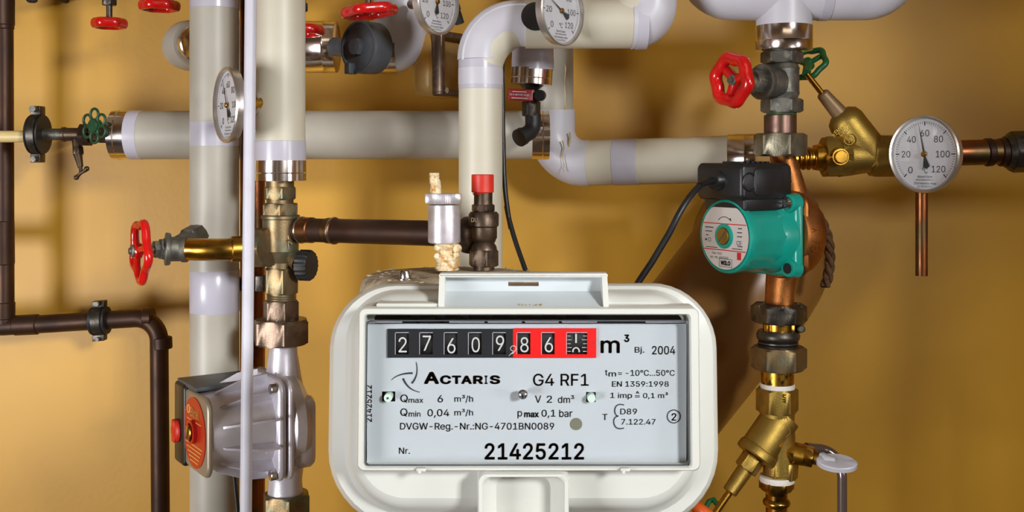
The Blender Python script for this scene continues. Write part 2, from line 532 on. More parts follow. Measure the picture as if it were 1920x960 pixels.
def thermometer(label, c, n, R, reading, stem_to, group='round dial thermometers', dark=False):
    T = Thing('dial_thermometer', label, 'thermometer', c, group)
    n = V(n).normalized(); r = UP.cross(n).normalized(); c = V(c)
    dp = R * .2
    case = MB().lathe([(R * .3, -dp * 1.15), (R * .9, -dp), (R * .96, -dp * .9), (R * .96, -dp * .1), (R, 0), (R, R * .05), (R * .965, R * .085), (R * .915, R * .07), (R * .9, R * .0), (R * .9, -R * .05)], c, n, 64)
    T.part('case', case, M['bezel'])
    face = T.part('dial_face', MB().cyl(c - n * R * .06, c - n * R * .03, R * .9, seg=64), M['dialw'])
    pr = MB()
    f0 = c - n * R * .03
    at = lambda ang, q: f0 + (r * math.cos(rad(ang)) + UP * math.sin(rad(ang))) * R * q
    for k in range(61):
        a = 225 - 270 * k / 60
        big = k % 10 == 0
        p, q = at(a, .84), at(a, .745 if big else .775)
        if big: q = at(a, .73)
        t = (q - p).normalized().cross(n) * R * (.016 if big else .006)
        b0 = len(pr.v)
        pr.v += [p - t + n * .0003, p + t + n * .0003, q + t * .7 + n * .0003, q - t * .7 + n * .0003]
        pr.face((b0, b0 + 1, b0 + 2, b0 + 3))
    for k in range(7):
        a = 225 - 45 * k
        s = str(20 * k)
        q = .54 if len(s) < 3 else .5
        pr.text(s, at(a, q + (.04 if k in (0, 6) else 0)), r, UP, R * .125 * len(s), R * .17, lift=.0003)
    pr.text('°C', f0 - UP * R * .42, r, UP, R * .15, R * .15, lift=.0003)
    for i, (s, wd) in enumerate((('Albrecht Damm', .42), ('Heizungsbaumeister', .5), ('3254 Emmerthal-Welse', .62), ('Tel. 05155/5310', .44))):
        pr.text(s, f0 - UP * R * (.58 + .085 * i), r, UP, R * wd, R * .06, lift=.0003)
    T.part('scale_print', pr, M['ink'], face)
    a = 225 - reading * 2.25
    d = r * math.cos(rad(a)) + UP * math.sin(rad(a))
    e = n.cross(d)
    h = f0 + n * R * .04
    nd = MB()
    for pts in ([h - e * R * .02, h + e * R * .02, h + d * R * .78], [h - e * R * .015 - d * R * .05, h - e * R * .09 - d * R * .33, h - d * R * .38, h + e * R * .09 - d * R * .33, h + e * R * .015 - d * R * .05]):
        nd.poly(pts, n * R * .012)
    nd_o = T.part('needle', nd, M['ink'])
    T.part('needle_hub', MB().cyl(h, h + n * R * .05, R * .075, seg=20, bev=R * .015), M['brass'], nd_o)
    T.part('cover_glass', MB().cyl(c + n * R * .03, c + n * R * .05, R * .905, seg=64), M['glass'])
    if stem_to is not None:
        s0 = c - n * dp * 1.1
        T.part('stem', MB().cyl(s0, stem_to, R * .16, seg=20), M['brass'])
    return T
NL = facing(56)          # most spindles and pumps look out to the left at this angle

# ================================================================ gas meter
def rr(x0, x1, y0, y1, rt, rb, Y, tp=0.0, n=10, w=None):
    """rounded rectangle at depth Y; corner radii for the top and bottom corners; tp widens it towards the bottom"""
    pts = []
    for cx, cy, a0, rr_ in ((x1 - rt, y0 + rt, 90, rt), (x0 + rt, y0 + rt, 180, rt), (x0 + rb, y1 - rb, 270, rb), (x1 - rb, y1 - rb, 360, rb)):
        seq = range(n + 1)
        for k in seq:
            a = {90: 0 + 90 * k / n, 180: 90 + 90 * k / n, 270: 180 + 90 * k / n, 360: 270 + 90 * k / n}[a0]
            px, py = cx + rr_ * math.cos(rad(a)), cy - rr_ * math.sin(rad(a))
            u = (py - y0) / (y1 - y0)
            px += (px - (x0 + x1) / 2) / ((x1 - x0) / 2) * tp * u
            q = P(px, py, Y if w is None else w)
            q.y = Y
            pts.append(q)
    return pts
YM, YD = .53, .5385
G = Thing('gas_meter', 'large white plastic gas meter with number counter in front of everything', 'gas meter', P(981, 990, .62))
body = MB()
O = (621, 1341, 530, 992, 122, 150)
body.rings([rr(O[0] + 45, O[1] - 45, 650, O[3] - 20, 80, 90, .745, 0, w=.60),
            rr(O[0] + 30, O[1] - 30, 632, O[3] - 12, 100, 120, .735, 4, w=.60),
            rr(O[0] + 16, O[1] - 16, 560, O[3] - 8, 110, 140, .605, 7, w=.60), rr(O[0] + 10, O[1] - 10, O[2] + 14, O[3] - 6, 112, 140, .577, 7, w=.572), rr(*O, .571, 7, w=.572),
            rr(O[0] + 2, O[1] - 2, O[2] + 2, O[3] - 2, 120, 148, .564, 7, w=.565),
            rr(O[0] + 7, O[1] - 7, O[2] + 6, O[3] - 7, 115, 143, .5605, 7, w=.561),
            rr(O[0] + 30, O[1] - 30, O[2] + 12, O[3] - 26, 96, 122, .559, 7, w=.56),
            rr(O[0] + 35, O[1] - 35, O[2] + 15, O[3] - 31, 92, 117, .556, 7, w=.556),
            rr(O[0] + 40, O[1] - 40, O[2] + 20, O[3] - 38, 88, 110, .549, 7, w=.55),
            rr(O[0] + 46, O[1] - 46, O[2] + 28, O[3] - 48, 80, 100, .545, 5, w=.546),
            rr(O[0] + 53, O[1] - 52, O[2] + 36, O[3] - 58, 70, 90, .5435, 3, w=.5435)], cap1=False)
# the front panel around the window
i0 = rr(O[0] + 53, O[1] - 52, O[2] + 36, O[3] - 58, 70, 90, .5435, 3, w=.5435)
i1 = rr(702, 1282, 588, 852, 10, 10, .543, 0, w=.543)
body.rings([i0, i1], False, False)
G.part('body', body, M['meter'], angle=32)
# window frame box
fr = MB()
fo = (672, 1311, 577, 884, 13, 13); fi = (684, 1293, 591, 876, 7, 7)
e = 2.5
fr.rings([rr(*fo, .546, 3, w=YM), rr(*fo, YM + .0012, 3, w=YM), rr(fo[0] + e, fo[1] - e, fo[2] + e, fo[3] - e, 12, 12, YM, 3, w=YM),
          rr(fi[0] - e, fi[1] + e, fi[2] - e, fi[3] + e, 8, 8, YM, 3, w=YM), rr(*fi, YM + .001, 3, w=YM), rr(*fi, YD + .002, 3, w=YM)], False, False)
for px in (790, 1172):
    fr.box(P(px, 880, YM - .001), RT, UP, FW, S(9, YM), S(3, YM), .0016, .0006)
    fr.box(P(px - 3, 884, YM - .0015), RT, UP, FW, S(3, YM), S(4, YM), .0016, .0006)
FRAME = G.part('window_frame', fr, M['meter'])
bk = MB().box(P(985, 728, YD + .0098), RT, UP, FW, S(298, YD), S(146, YD), .001)
G.part('dark_housing', bk, M['blackglass'])
# dial plate with a cut-out for the counter and the small holes
def plate(mb, xs, ys, holes, Y, th):
    xs, ys = sorted(set(xs)), sorted(set(ys))
    for i in range(len(xs) - 1):
        for j in range(len(ys) - 1):
            cx, cy = (xs[i] + xs[i + 1]) / 2, (ys[j] + ys[j + 1]) / 2
            if any(h[0] < cx < h[1] and h[2] < cy < h[3] for h in holes): continue
            q = [P(xs[i], ys[j + 1], Y), P(xs[i + 1], ys[j + 1], Y), P(xs[i + 1], ys[j], Y), P(xs[i], ys[j], Y)]
            mb.poly(q, (0, th, 0))
holes = [(732, 1110, 621, 667), (716, 741, 734, 753), (1099, 1117, 735, 754)]
dp = MB()
plate(dp, [688, 1287] + [h[k] for h in holes for k in (0, 1)], [607, 871] + [h[k] for h in holes for k in (2, 3)], holes, YD, .0008)
DIAL = G.part('dial_plate', dp, M['dial'])
nuts = MB()
nuts.cyl(PD(1080, 795, YD, -.0002), PD(1080, 795, YD, .0003), S(11.5, YD), seg=28)
G.part('round_hole', nuts, M['holegrey'], DIAL)
# counter panels
cells = [(742, 766.5), (787.5, 811.5), (833.5, 857.5), (879, 903), (924.5, 948.5), (970, 994.5), (1016, 1040), (1063, 1101)]
WY0, WY1 = 624, 664.5
YC = YD - .0012
wins = [(a, b, WY0, WY1) for a, b in cells]
pb = MB(); plate(pb, [726.5, 962] + [q for c in cells[:5] for q in c], [617, 670.5, WY0, WY1], wins, YC, .001)
CB = G.part('counter_panel', pb, M['counterblack'], label='black counter panel')
pb = MB(); plate(pb, [962, 1118] + [q for c in cells[5:] for q in c], [616, 671, WY0, WY1], wins, YC, .001)
CR = G.part('counter_panel', pb, M['counterred'], label='red counter panel')
pk = MB()
for a, b in cells:
    for px in (a - .8,):
        pk.poly([P(px - .5, WY1, YC), P(px + .5, WY1, YC), P(px + .5, WY0, YC), P(px - .5, WY0, YC)], (0, -.0001, 0))
    pk.poly([P(a, WY0 + .2, YC), P(b, WY0 + .2, YC), P(b, WY0 - 1, YC), P(a, WY0 - 1, YC)], (0, -.0001, 0))
G.part('window_edges', pk, M['greyplastic'], CB)
digs = ['2', '7', '6', '0', '9', '8', '6', '1']
for k, (a, b) in enumerate(cells):
    Rw = .014
    mb = MB().cyl(P(a - 1.5, 644, YC + .0012) + V((0, Rw, 0)), P(b + 1.5, 644, YC + .0012) + V((0, Rw, 0)), Rw, seg=64)
    wv = G.part('number_wheel', mb, M['wheel'])
    t = MB()
    tl = .0007
    if k < 7:
        t.text(digs[k], P((a + b) / 2 + 1, 646 - (3 if k in (1, 4) else 0) + (2 if k == 2 else 0), YC + .0012), RT, UP, S(15.5, YC), S(28.5, YC), bold=0, lift=tl)
    else:
        cx = 1080
        t.poly([P(cx - 1.6, 643, YC + .0012 - tl), P(cx + 1.6, 643, YC + .0012 - tl), P(cx + 1.6, 626, YC + .0012 - tl), P(cx - 1.6, 626, YC + .0012 - tl)], (0, -.0001, 0))
        arc = [P(cx + 6 * math.cos(rad(q)), 659 - 7 * math.sin(rad(q)), YC + .0012 - tl) for q in range(-10, 191, 20)]
        t.tube(arc, .0004, 6)
        for j in range(5):
            yy = 630 + j * 7.2
            for x0, x1 in ((1063.5, 1070 + (2 if j % 2 else 0)), (1093 - (2 if j % 2 else 0), 1100.5)):
                t.poly([P(x0, yy + .5, YC + .0012 - tl), P(x1, yy + .5, YC + .0012 - tl), P(x1, yy - .5, YC + .0012 - tl), P(x0, yy - .5, YC + .0012 - tl)], (0, -.0001, 0))
    G.part('digit', t, M['inkwhite'], wv)
cm = MB()
pts = [(957, 664), (962, 662), (966.5, 657), (968, 652), (965, 648.5), (960, 648.8), (957, 652), (958, 656.5), (962, 658), (961, 661), (954, 667), (957, 664)]
cm.tube([P(x, y, YC - .0002) for x, y in pts], .00022, 6)
G.part('decimal_comma', cm, M['inkwhite'], CR)
tk = MB().poly([P(1105, 645, YC), P(1117, 645, YC), P(1117, 643.4, YC), P(1105, 643.4, YC)], (0, -.0001, 0))
G.part('reading_mark', tk, M['slate'], CR)
# printing
pr = MB()
def tx(s, x0, x1, y0, y1, bold=0.006):
    pr.text(s, P((x0 + x1) / 2, (y0 + y1) / 2, YD), RT, UP, S(x1 - x0, YD), S(y1 - y0, YD), bold)
for a in (('m', 1126, 1162, 638, 662, .014), ('3', 1170, 1180, 627, 641.5, .03), ('Bj.', 1190, 1208, 650, 664), ('2004', 1222.5, 1266, 648.5, 664.7, .008),
          ('A', 794.7, 823.5, 697, 720, .035), ('C', 825, 846, 703.5, 720.3, .04), ('T', 847, 865, 704, 720, .04), ('A', 864.5, 885, 704, 720, .04), ('R', 887, 906, 704, 720, .04), ('I', 908.5, 914, 704, 720, .02), ('S', 918, 938, 703.5, 720.3, .04),
          ('G4 RF1', 999.5, 1103.5, 700.5, 723.5), ('t', 1134.4, 1139, 693.5, 703.7), ('m', 1141, 1155, 698, 705.8), ('= -10°C...50°C', 1159, 1265, 693.5, 704.7), ('EN 1359:1998', 1147.5, 1253.7, 714.7, 725),
          ('1 imp', 1144.4, 1185, 736, 749), ('=', 1190.6, 1199.6, 741, 745), ('^', 1192, 1198.5, 733.5, 738), ('0,1 m³', 1205.6, 1252.5, 735.5, 748.5),
          ('Q', 750.6, 764.7, 739.5, 755), ('max', 766, 793.7, 747.5, 755.3, .008), ('6', 820.5, 830.6, 740.6, 754.5), ('m³/h', 852, 887, 740.5, 755),
          ('V', 1003, 1014.7, 741.5, 755), ('2', 1025, 1035, 741.5, 755), ('dm³', 1046, 1076.6, 741, 755.5),
          ('Q', 750.6, 764, 765.5, 781), ('min', 766.3, 788.4, 770.5, 781.2, .008), ('0,04', 801.5, 842.5, 767, 783.5), ('m³/h', 852, 887, 766.5, 780.6),
          ('p', 970.3, 979, 770.5, 784.5), ('max', 982.7, 1010.3, 773, 782.5, .03), ('0,1', 1015.5, 1041.5, 768, 784), ('bar', 1048.5, 1073, 768, 782),
          ('DVGW-Reg.-Nr.:NG-4701BN0089', 750, 1039, 792.5, 809), ('T', 1129, 1139, 776, 787.5), ('D89', 1163, 1194.4, 766, 777), ('7.122.47', 1164.7, 1229, 785.3, 796), ('2', 1259, 1268, 774.5, 788.5, .01),
          ('Nr.', 748, 768.7, 839, 851), ('21425212', 908.7, 1095.3, 830.5, 862, .016)):
    tx(*a)
pr.text('21425212', P(691.5, 756.5, YD), UP, -RT, S(69, YD), S(12, YD), .012)
def stroke(pts, wd):
    q = [P(700 + u / 3.2, 600 + v / 3.2, YD - .0002) for u, v in pts]
    n_ = len(q)
    L_, R_ = [], []
    for i in range(n_):
        t = (q[min(i + 1, n_ - 1)] - q[max(i - 1, 0)]).normalized()
        s = t.cross(FW) * S(wd(i / (n_ - 1)) / 3.2, YD)
        L_.append(q[i] - s); R_.append(q[i] + s)
    b = len(pr.v)
    pr.v += L_ + R_
    for i in range(n_ - 1):
        pr.face((b + i, b + i + 1, b + n_ + i + 1, b + n_ + i))
bez = lambda a, b, c, n=14: [((1 - t) ** 2 * a[0] + 2 * t * (1 - t) * b[0] + t * t * c[0], (1 - t) ** 2 * a[1] + 2 * t * (1 - t) * b[1] + t * t * c[1]) for t in [i / n for i in range(n + 1)]]
taper = lambda u: 2.0 + 4.2 * u
stroke(bez((256, 252), (276, 330), (230, 380)), taper)
stroke(bez((108, 360), (150, 318), (236, 319)), taper)
stroke(bez((278, 433), (205, 420), (178, 350)), taper)
stroke(bez((1504, 510), (1450, 495), (1448, 545)) + bez((1448, 545), (1450, 575), (1470, 577)), lambda u: 3.5)
stroke(bez((1470, 577), (1440, 580), (1442, 615)) + bez((1442, 615), (1450, 665), (1504, 648)), lambda u: 3.5)
stroke([(1802 + 39 * math.cos(rad(q)), 579 + 39 * math.sin(rad(q))) for q in range(0, 361, 12)], lambda u: 3.2)
G.part('dial_printing', pr, M['ink'], DIAL)
for px, py in ((728, 743.5), (1107, 744.5)):
    pn = MB().cyl(PD(px + 1, py - .5, YD, .005), PD(px + 1, py - .5, YD, -.004), S(8.5, YD), S(7.5, YD), seg=24)
    po = G.part('locating_pin', pn, M['pin'])
G_pin = MB().cyl(PD(728.5, 743.3, YD, -.0039), PD(728.5, 743.3, YD, -.0043), S(2.2, YD), seg=14)
G.part('pin_hole', G_pin, M['slate'], po)
sw = MB().cyl(PD(980, 735, YD, .0005), PD(980, 735, YD, -.0048), S(3.4, YD), seg=20)
sw.lathe([(S(9, YD), 0), (S(9, YD), .0012), (S(6, YD), .0022), (0, .0026)], PD(980, 735, YD, -.0048), FW, 28)
so = G.part('slotted_screw', sw, M['steel'])
sl = MB()
for dx in (-3, 2.5):
    sl.box(PD(980 + dx, 735, YD, -.0072), RT, UP, FW, S(1.0, YD), S(7, YD), .0002)
G.part('screw_slot', sl, M['slate'], so)
# clear pane with its edge and clips
gp = MB().rings([rr(685, 1292, 592, 875, 8, 8, YM + .0022, 3, w=YM + .0012), rr(685, 1292, 592, 875, 8, 8, YM + .0012, 3, w=YM + .0012)])
PANE = G.part('clear_window', gp, M['glass'])
ed = MB()
for a, b in (((687, 1289.5, 600, 873.5, 10, 10), (689.5, 1286.5, 602.5, 870.5, 8, 8)),):
    ed.rings([rr(*a, YM + .0024, 3, w=YM + .0024), rr(*b, YM + .0024, 3, w=YM + .0024), rr(*b, YM + .004, 3, w=YM + .004), rr(*a, YM + .004, 3, w=YM + .004)], closed=True)
G.part('window_seal', ed, M['slate'], PANE)
for x0, x1 in ((842, 909), (914, 979), (984, 1048), (1053, 1120), (692, 755), (1210, 1284)):
    cl = MB().box(P((x0 + x1) / 2, 602.5, YM + .0055), RT, UP, FW, S((x1 - x0) / 2, YM), S(2.4, YM), .0008, .0004)
    G.part('clip_strip', cl, M['greyplastic'], PANE)
# upper lug: an open tray
lg = MB()
def pbox(mb, x0, x1, y0, y1, Ya, Yb, w, bev=.0008):
    a, b = P(x0, y1, w), P(x1, y0, w)
    mb.box(((a.x + b.x) / 2, (Ya + Yb) / 2, (a.z + b.z) / 2), RT, UP, FW, abs(b.x - a.x) / 2, abs(b.z - a.z) / 2, abs(Yb - Ya) / 2, bev)
YA = .550
pbox(lg, 825, 1137, 509, 517, .5405, YA, YA, .0012)
for x0, x1 in ((825, 836), (1127, 1137)):
    q = [P(x0, 512, YA), P(x0, 566, YA), P(x0, 576, .533), P(x0, 568, .533), P(x0, 514, .5412)]
    for k in range(len(q)): q[k].x = P(x0, 0, .546).x
    lg.poly(q, (S(x1 - x0, .546), 0, 0))
LUG = G.part('upper_lug', lg, M['meter'])
lw = MB()
for x0, x1, y0, y1 in ((828, 953, 512, 560), (1010, 1134, 512, 560), (953, 1010, 536, 560), (953, 1010, 512, 528)):
    pbox(lw, x0, x1, y0, y1, .5478, .5498, .549, 0)
lw.poly([P(830, 545, .5482), P(1132, 545, .5482), P(1132, 576, .534), P(830, 576, .534)], (0, .0015, -.003))
G.part('lug_pocket', lw, M['metershade'], LUG)
cr = MB()
for k in range(7):
    cr.ball(P(975 + k * 6.5 + random.uniform(-2, 2), 572 + random.uniform(-1.5, 1), .5355), S(random.uniform(1.2, 2.4), .5355), squash=.7, seg=8, n=5)
G.part('dried_dirt', cr, M['castbrass'], LUG)
# ledge strips of the top face
st = MB()
pbox(st, 706, 828, 568, 576, .534, .552, .536, .0008)
G.part('ledge', st, M['meter'], FRAME)
# lower lug: a scooped boss
lo = MB()
YL = .528
def scoop(x0, x1, y0, y1, rt, Y, w):
    pts = []
    for cx, a0 in ((x1 - rt, 0), (x0 + rt, 90)):
        for k in range(9):
            a = a0 + 90 * k / 8
            q = P(cx + rt * math.cos(rad(a)), y0 + rt - rt * math.sin(rad(a)), w); q.y = Y
            pts.append(q)
    for px in (x0, x1):
        q = P(px, y1, w); q.y = Y
        pts.append(q)
    return pts
lo.rings([scoop(893, 1070, 886, 1012, 16, .546, YL), scoop(896, 1067, 888, 1012, 16, YL + .001, YL), scoop(898, 1065, 890, 1010, 15, YL, YL),
          scoop(904, 1059, 894, 1008, 16, YL, YL), scoop(906, 1057, 896, 1008, 18, YL + .001, YL), scoop(914, 1048, 900, 1006, 24, YL + .010, YL), scoop(930, 1034, 908, 1000, 26, YL + .0155, YL)], False, True)
G.part('lower_lug', lo, M['meter'], angle=50)
pst = MB().cyl((P(981, 990, .66).x, .66, FL + .008), (P(981, 990, .66).x, .66, P(981, 975, .62).z), .016)
pst.cyl((P(981, 990, .66).x, .66, FL), (P(981, 990, .66).x, .66, FL + .009), .08, bev=.002)
solo('meter_stand', pst, M['galv'], 'grey post carrying the white gas meter from below', 'stand', (P(981, 990, .66).x, .66, FL))
# ================================================================ large insulated pipes
def wallpt(px, py, Y):                  # straight back from a point to the wall
    p = P(px, py, Y); return V((p.x, WALL, p.z))
YP5, YP7, YP13, YP3 = 1.17, 1.10, 1.10, 1.24
# grey vertical pipe left
T = jacket('insulated_pipe', 'wide grey insulated vertical pipe behind the red handwheel and silver pump', [P(403, PYC(YP5), YP5), P(402, 480, YP5), P(404, PYF(YP5), YP5)], S(45, YP5), M['grey'], P(404, PYF(YP5), YP5))
for y0, y1 in ((-10, 18), (228, 275), (505, 585)):
    band(T, P(402.5, y1, YP5), P(402.5, y0, YP5), S(45, YP5))
# cream vertical pipe over the valve column
T = jacket('insulated_pipe', 'cream insulated vertical pipe ending in a bright band above the bronze valve column', [P(526, PYC(YP7), YP7), P(526, 306, YP7)], S(46, YP7), M['cream'], P(526, 306, YP7))
band(T, P(526, 304, YP7), P(526, 264, YP7), S(46.5, YP7))
foil(T, P(526, 300, YP7), P(526, 339, YP7), S(46.5, YP7))
# copper riser behind the thin white tube
T = Thing('copper_riser', 'brown copper riser half hidden behind the thin white tube', 'pipe', P(473, PYF(1.2), 1.2))
T.part('run', MB().cyl(P(474, PYC(1.2), 1.2), P(473, PYF(1.2), 1.2), S(23, 1.2)), M['copper'])
cb = MB().torus(P(473, 531, 1.2), UP, S(25, 1.2), S(4, 1.2), 40, 10, sq=3.2)
cb.box(P(489, 531, 1.175), RT, UP, FW, S(9, 1.175), S(16, 1.175), .006, .002)
solo('pipe_clamp', cb, M['darkmetal'], 'small black metal clamp around the copper riser below the union nut', 'clamp', P(473, 531, 1.2))
# thin white tube
T = Thing('white_tube', 'thin white painted tube running top to bottom in front of the left pipes', 'pipe', P(460, PYF(.98), .98))
T.part('run', MB().tube([P(472, PYC(.98), .98), P(470, 0, .98), P(461, 960, .98), P(458, PYF(.98), .98)], S(11, .98), 24), M['tube'])
# long horizontal grey pipe
T = jacket('insulated_pipe', 'long grey insulated horizontal pipe with bright bands on both ends', [P(243, 253, YP3), P(1002, 253, YP3)], S(45.5, YP3), M['grey'], P(620, 253, YP3))
foil(T, P(246, 253, YP3), P(214, 253, YP3), S(45, YP3))
foil(T, P(997, 253, YP3), P(1030, 253, YP3), S(45, YP3))
band(T, P(244, 253, YP3), P(268, 253, YP3), S(45.5, YP3))
# pipe from above turning to the right, behind
A, B, C = P(1035, -60, 1.30), P(1035, 308, 1.31), P(1398, 297, 1.25)
T = jacket('insulated_pipe', 'grey insulated pipe dropping behind the red lever valve and turning right to the pump', [wallpt(1035, -60, 1.30), A, B, C], S(40, 1.31), M['grey'], B, bend=.04)
Q = lambda u: B + (C - B) * u
mb = MB().tube(fillet([P(1035, 205, 1.3058), B, Q(.2)], .04, 14), S(43, 1.31), 40)
T.part('elbow_cover', mb, M['white'])
band(T, Q(.33), Q(.46), S(42.3, 1.31))
mb = MB().tube([Q(.15), Q(.97)], S(42, 1.31), 40)
T.part('thick_jacket', mb, M['cream'])
foil(T, P(1366, 298, 1.256), P(1419, 296.5, 1.247), S(46, 1.25))
st = MB()
def streak(pts, r):
    pts = [V(p) + V((random.uniform(-.0012, .0012), 0, random.uniform(-.0012, .0012))) for p in pts]
    st.tube(pts, lambda u: r * (.5 + random.random() * .8), 8)
rr0, y00 = S(40, 1.31), 1.3035
streak([P(1060, 100 + 9 * k, y00 - rr0 * .75 + .0008 * k * .2) for k in range(17)], .0010)
streak([P(1068, 250 + 8 * k, 1.279 + .0006 * k) for k in range(9)], .0012)
streak([P(1056 + 2 * math.sin(k), 262 + 7 * k, 1.2735) for k in range(10)], .0010)
T.part('yellow_glue', st, mat('yellow_glue', (186, 164, 118), .5))
# tall cream pipe with white elbow, turning right
A, B, C = P(901, 44, YP13), P(1220, 44, YP13), P(1220, -260, YP13)
rT = S(41, YP13)
T = jacket('insulated_pipe', 'tall cream insulated pipe with a white elbow on top, turning right across the top', [P(902, PYF(YP13), YP13), A, B, C], rT, M['cream'], P(902, PYF(YP13), YP13), bend=.05)
mb = MB().tube(fillet([P(901, 112, YP13), A, P(990, 44, YP13)], .05, 14), lambda u: rT * 1.06, 40)
EL = T.part('elbow_cover', mb, M['white'])
mb = MB()
sp = fillet([P(868, 112, YP13 - .016), P(868, 12, YP13 - .016), P(986, 8, YP13 - .016)], .06, 14)
mb.tube(sp, .0016, 8)
T.part('elbow_seam', mb, M['white'], EL)
band(T, P(901, 168, YP13), P(901, 112, YP13), rT)
band(T, P(901, 160, YP13), P(901, 128, YP13), rT * 1.005, M['white'])
mb = MB().tube([P(985, 44, YP13), P(1192, 44, YP13)], S(47, YP13), 40)
T.part('thick_jacket', mb, M['cream'])
mb = MB().tube(fillet([P(1184, 44, YP13), P(1220, 44, YP13), P(1220, -40, YP13)], .03, 12), S(48.5, YP13), 40)
T.part('elbow_cover', mb, M['white'])
band(T, P(1192, 44, YP13), P(1212, 44, YP13), S(48.5, YP13))
# opening around the gauge well
# upper right header with a tee down to the shut-off valve
YV = 1.14
A, B = P(1318, -13, YV), P(1676, -13, YV)
T = jacket('insulated_pipe', 'white insulated pipe across the top right with a tee above the grey valve', [P(1318, -300, YV), A, B, P(1676, -300, YV)], S(51, YV), M['white'], P(1470, -13, YV), bend=.032)
mb = MB().cyl(P(1470, 0, YV), P(1470, 56, YV), S(51.5, YV), seg=40)
T.part('tee_branch', mb, M['white'])
band(T, P(1534, -13, YV), P(1552, -13, YV), S(51.5, YV), M['tape'])
foil(T, P(1470, 48, YV), P(1470, 95, YV), S(51.5, YV))
# the flue behind the pump
YFL = 1.31
A, B = P(960, 1080, YFL), P(1436, 478, YFL)
T = Thing('flue_pipe', 'big tan painted flue pipe slanting up behind the teal pump', 'flue pipe', A)
d = (B - A).normalized()
mb = MB().tube(fillet([A, B, V((B.x + .012, WALL + .004, B.z + .012))], .07, 14), .087, 48)
T.part('run', mb, M['flue'])
# header above the frame that the small red valves hang from
T = jacket('insulated_pipe', 'cream insulated header pipe above the red handwheels', [wallpt(70, -95, 1.26), P(70, -95, 1.26), P(820, -95, 1.26), wallpt(820, -95, 1.26)], S(42, 1.26), M['cream'], P(440, -95, 1.26), bend=.04)

# ================================================================ copper pipes at the left
YC1 = 1.33
T = Thing('copper_pipe', 'brown copper pipe at the left edge with tee, level run and elbow down', 'pipe', P(8, 610, YC1))
r17 = S(17, YC1)
mb = MB().cyl(P(2, PYC(YC1), YC1), P(9, 606, YC1), r17)
T.part('riser', mb, M['oldcopper'])
mb = MB().tube(fillet([V((-RX, YC1, P(0, 614, YC1).z - .004)), P(8, 612, YC1), P(298, 594, YC1), P(312, PYF(YC1), YC1)], .028, 10), r17, 28)
T.part('run', mb, M['oldcopper'])
for a, b, k in (((3, 48, 0), (3, -30, 0), 1.35), ((5, 56, 0), (4, 40, 0), 1.2), ((7, 496, 0), (6, 414, 0), 1.14), ((8, 598, 0), (8, 566, 0), 1.13), ((28, 610, 0), (72, 608, 0), 1.13), ((-20, 613, 0), (-4, 612, 0), 1.13), ((303, 632, 0), (304, 654, 0), 1.12), ((270, 596, 0), (287, 595, 0), 1.12)):
    T.part('solder_collar', MB().cyl(P(a[0], a[1], YC1), P(b[0], b[1], YC1), r17 * k, seg=28, bev=.001), M['oldcopper'])
T.part('tee_boss', MB().cyl(V((-RX, YC1, P(0, 455, YC1).z)), P(4, 455, YC1), r17, seg=28), M['oldcopper'])
def pipe_clamp(label, c, ax, r, wd, spindle, mR=M['rubber']):
    T = Thing('pipe_clamp', label, 'clamp', c, 'pipe clamps on the left pipes')
    ax = V(ax).normalized(); c = V(c)
    lin_ = MB().lathe([(r, -wd / 2), (r * 1.5, -wd / 2), (r * 1.55, -wd * .42), (r * 1.42, -wd * .3), (r * 1.42, wd * .3), (r * 1.55, wd * .42), (r * 1.5, wd / 2), (r, wd / 2)], c, ax, 36)
    T.part('rubber_lining', lin_, mR)
    s = MB().lathe([(r * 1.4, -wd * .28), (r * 1.55, -wd * .28), (r * 1.55, wd * .28), (r * 1.4, wd * .28)], c, ax, 36)
    f = ax.cross(UP).normalized()
    for sg in (1, -1):
        s.box(c + UP * sg * r * 1.85, ax, UP, f, wd * .38, r * .35, r * .5, .001)
    T.part('strap', s, M['darkmetal'])
    b = MB()
    b.hexnut(c + UP * r * 1.95 - V((0, r * .5, 0)), c + UP * r * 1.95 - V((0, r * 1.0, 0)), r * .24)
    b.hexnut(c - UP * r * 1.95 - V((0, r * .5, 0)), c - UP * r * 1.95 - V((0, r * .9, 0)), r * .2)
    T.part('clamp_screw', b, M['galv'])
    k = MB().cyl(c + V((0, r * 1.4, 0)), V((c.x, WALL, c.z)), r * .35, seg=16)
    T.part('wall_stud', k, M['darkmetal'])
pipe_clamp('dark clamp on the level brown copper pipe at lower left', P(187, 601, YC1), P(260, 597, YC1) - P(100, 607, YC1), r17, S(30, YC1), None)
# beige line with the drain cock
YB = 1.27
T = Thing('beige_pipe', 'thin beige pipe running left from the upper clamp to the picture edge', 'pipe', P(40, 256, YB))
T.part('run', MB().cyl(V((-RX, YB, P(0, 257, YB).z)), P(66, 256, YB), S(11, YB)), M['beige'])
pipe_clamp('black clamp joining the beige pipe to the grey threaded nipple', P(71, 252, YB), (1, 0, .0), S(24, YB), S(24, YB), None)
T = Thing('wheel_valve', 'old valve with flower shaped green wheel left of the long grey pipe', 'valve', P(170, 252, YB))
mb = vst(MB(), 0, YB, [])
ln = lambda x0, x1, r, y=252: (P(x0, y, YB), P(x1, y, YB), S(r, YB))
a, b, r_ = ln(62, 122, 10.5); mb.cyl(a, b, r_, seg=24)
for k in range(9):
    a, b, r_ = ln(90 + k * 3, 91.5 + k * 3, 11.2); mb.cyl(a, b, r_, seg=24)
T.part('threaded_nipple', mb, M['galv'])
mb = MB()
a, b, r_ = ln(116, 124, 14); mb.cyl(a, b, r_, seg=28, bev=.0008)
a, b, r_ = ln(122, 160, 12.5); mb.cyl(a, b, r_, seg=28)
mb.hexnut(P(152, 253, YB), P(170, 253, YB), S(20, YB))
mb.cyl(P(168, 253, YB), P(196, 252, YB), S(15, YB))
mb.hexnut(P(188, 250, YB), P(208, 250, YB), S(18, YB))
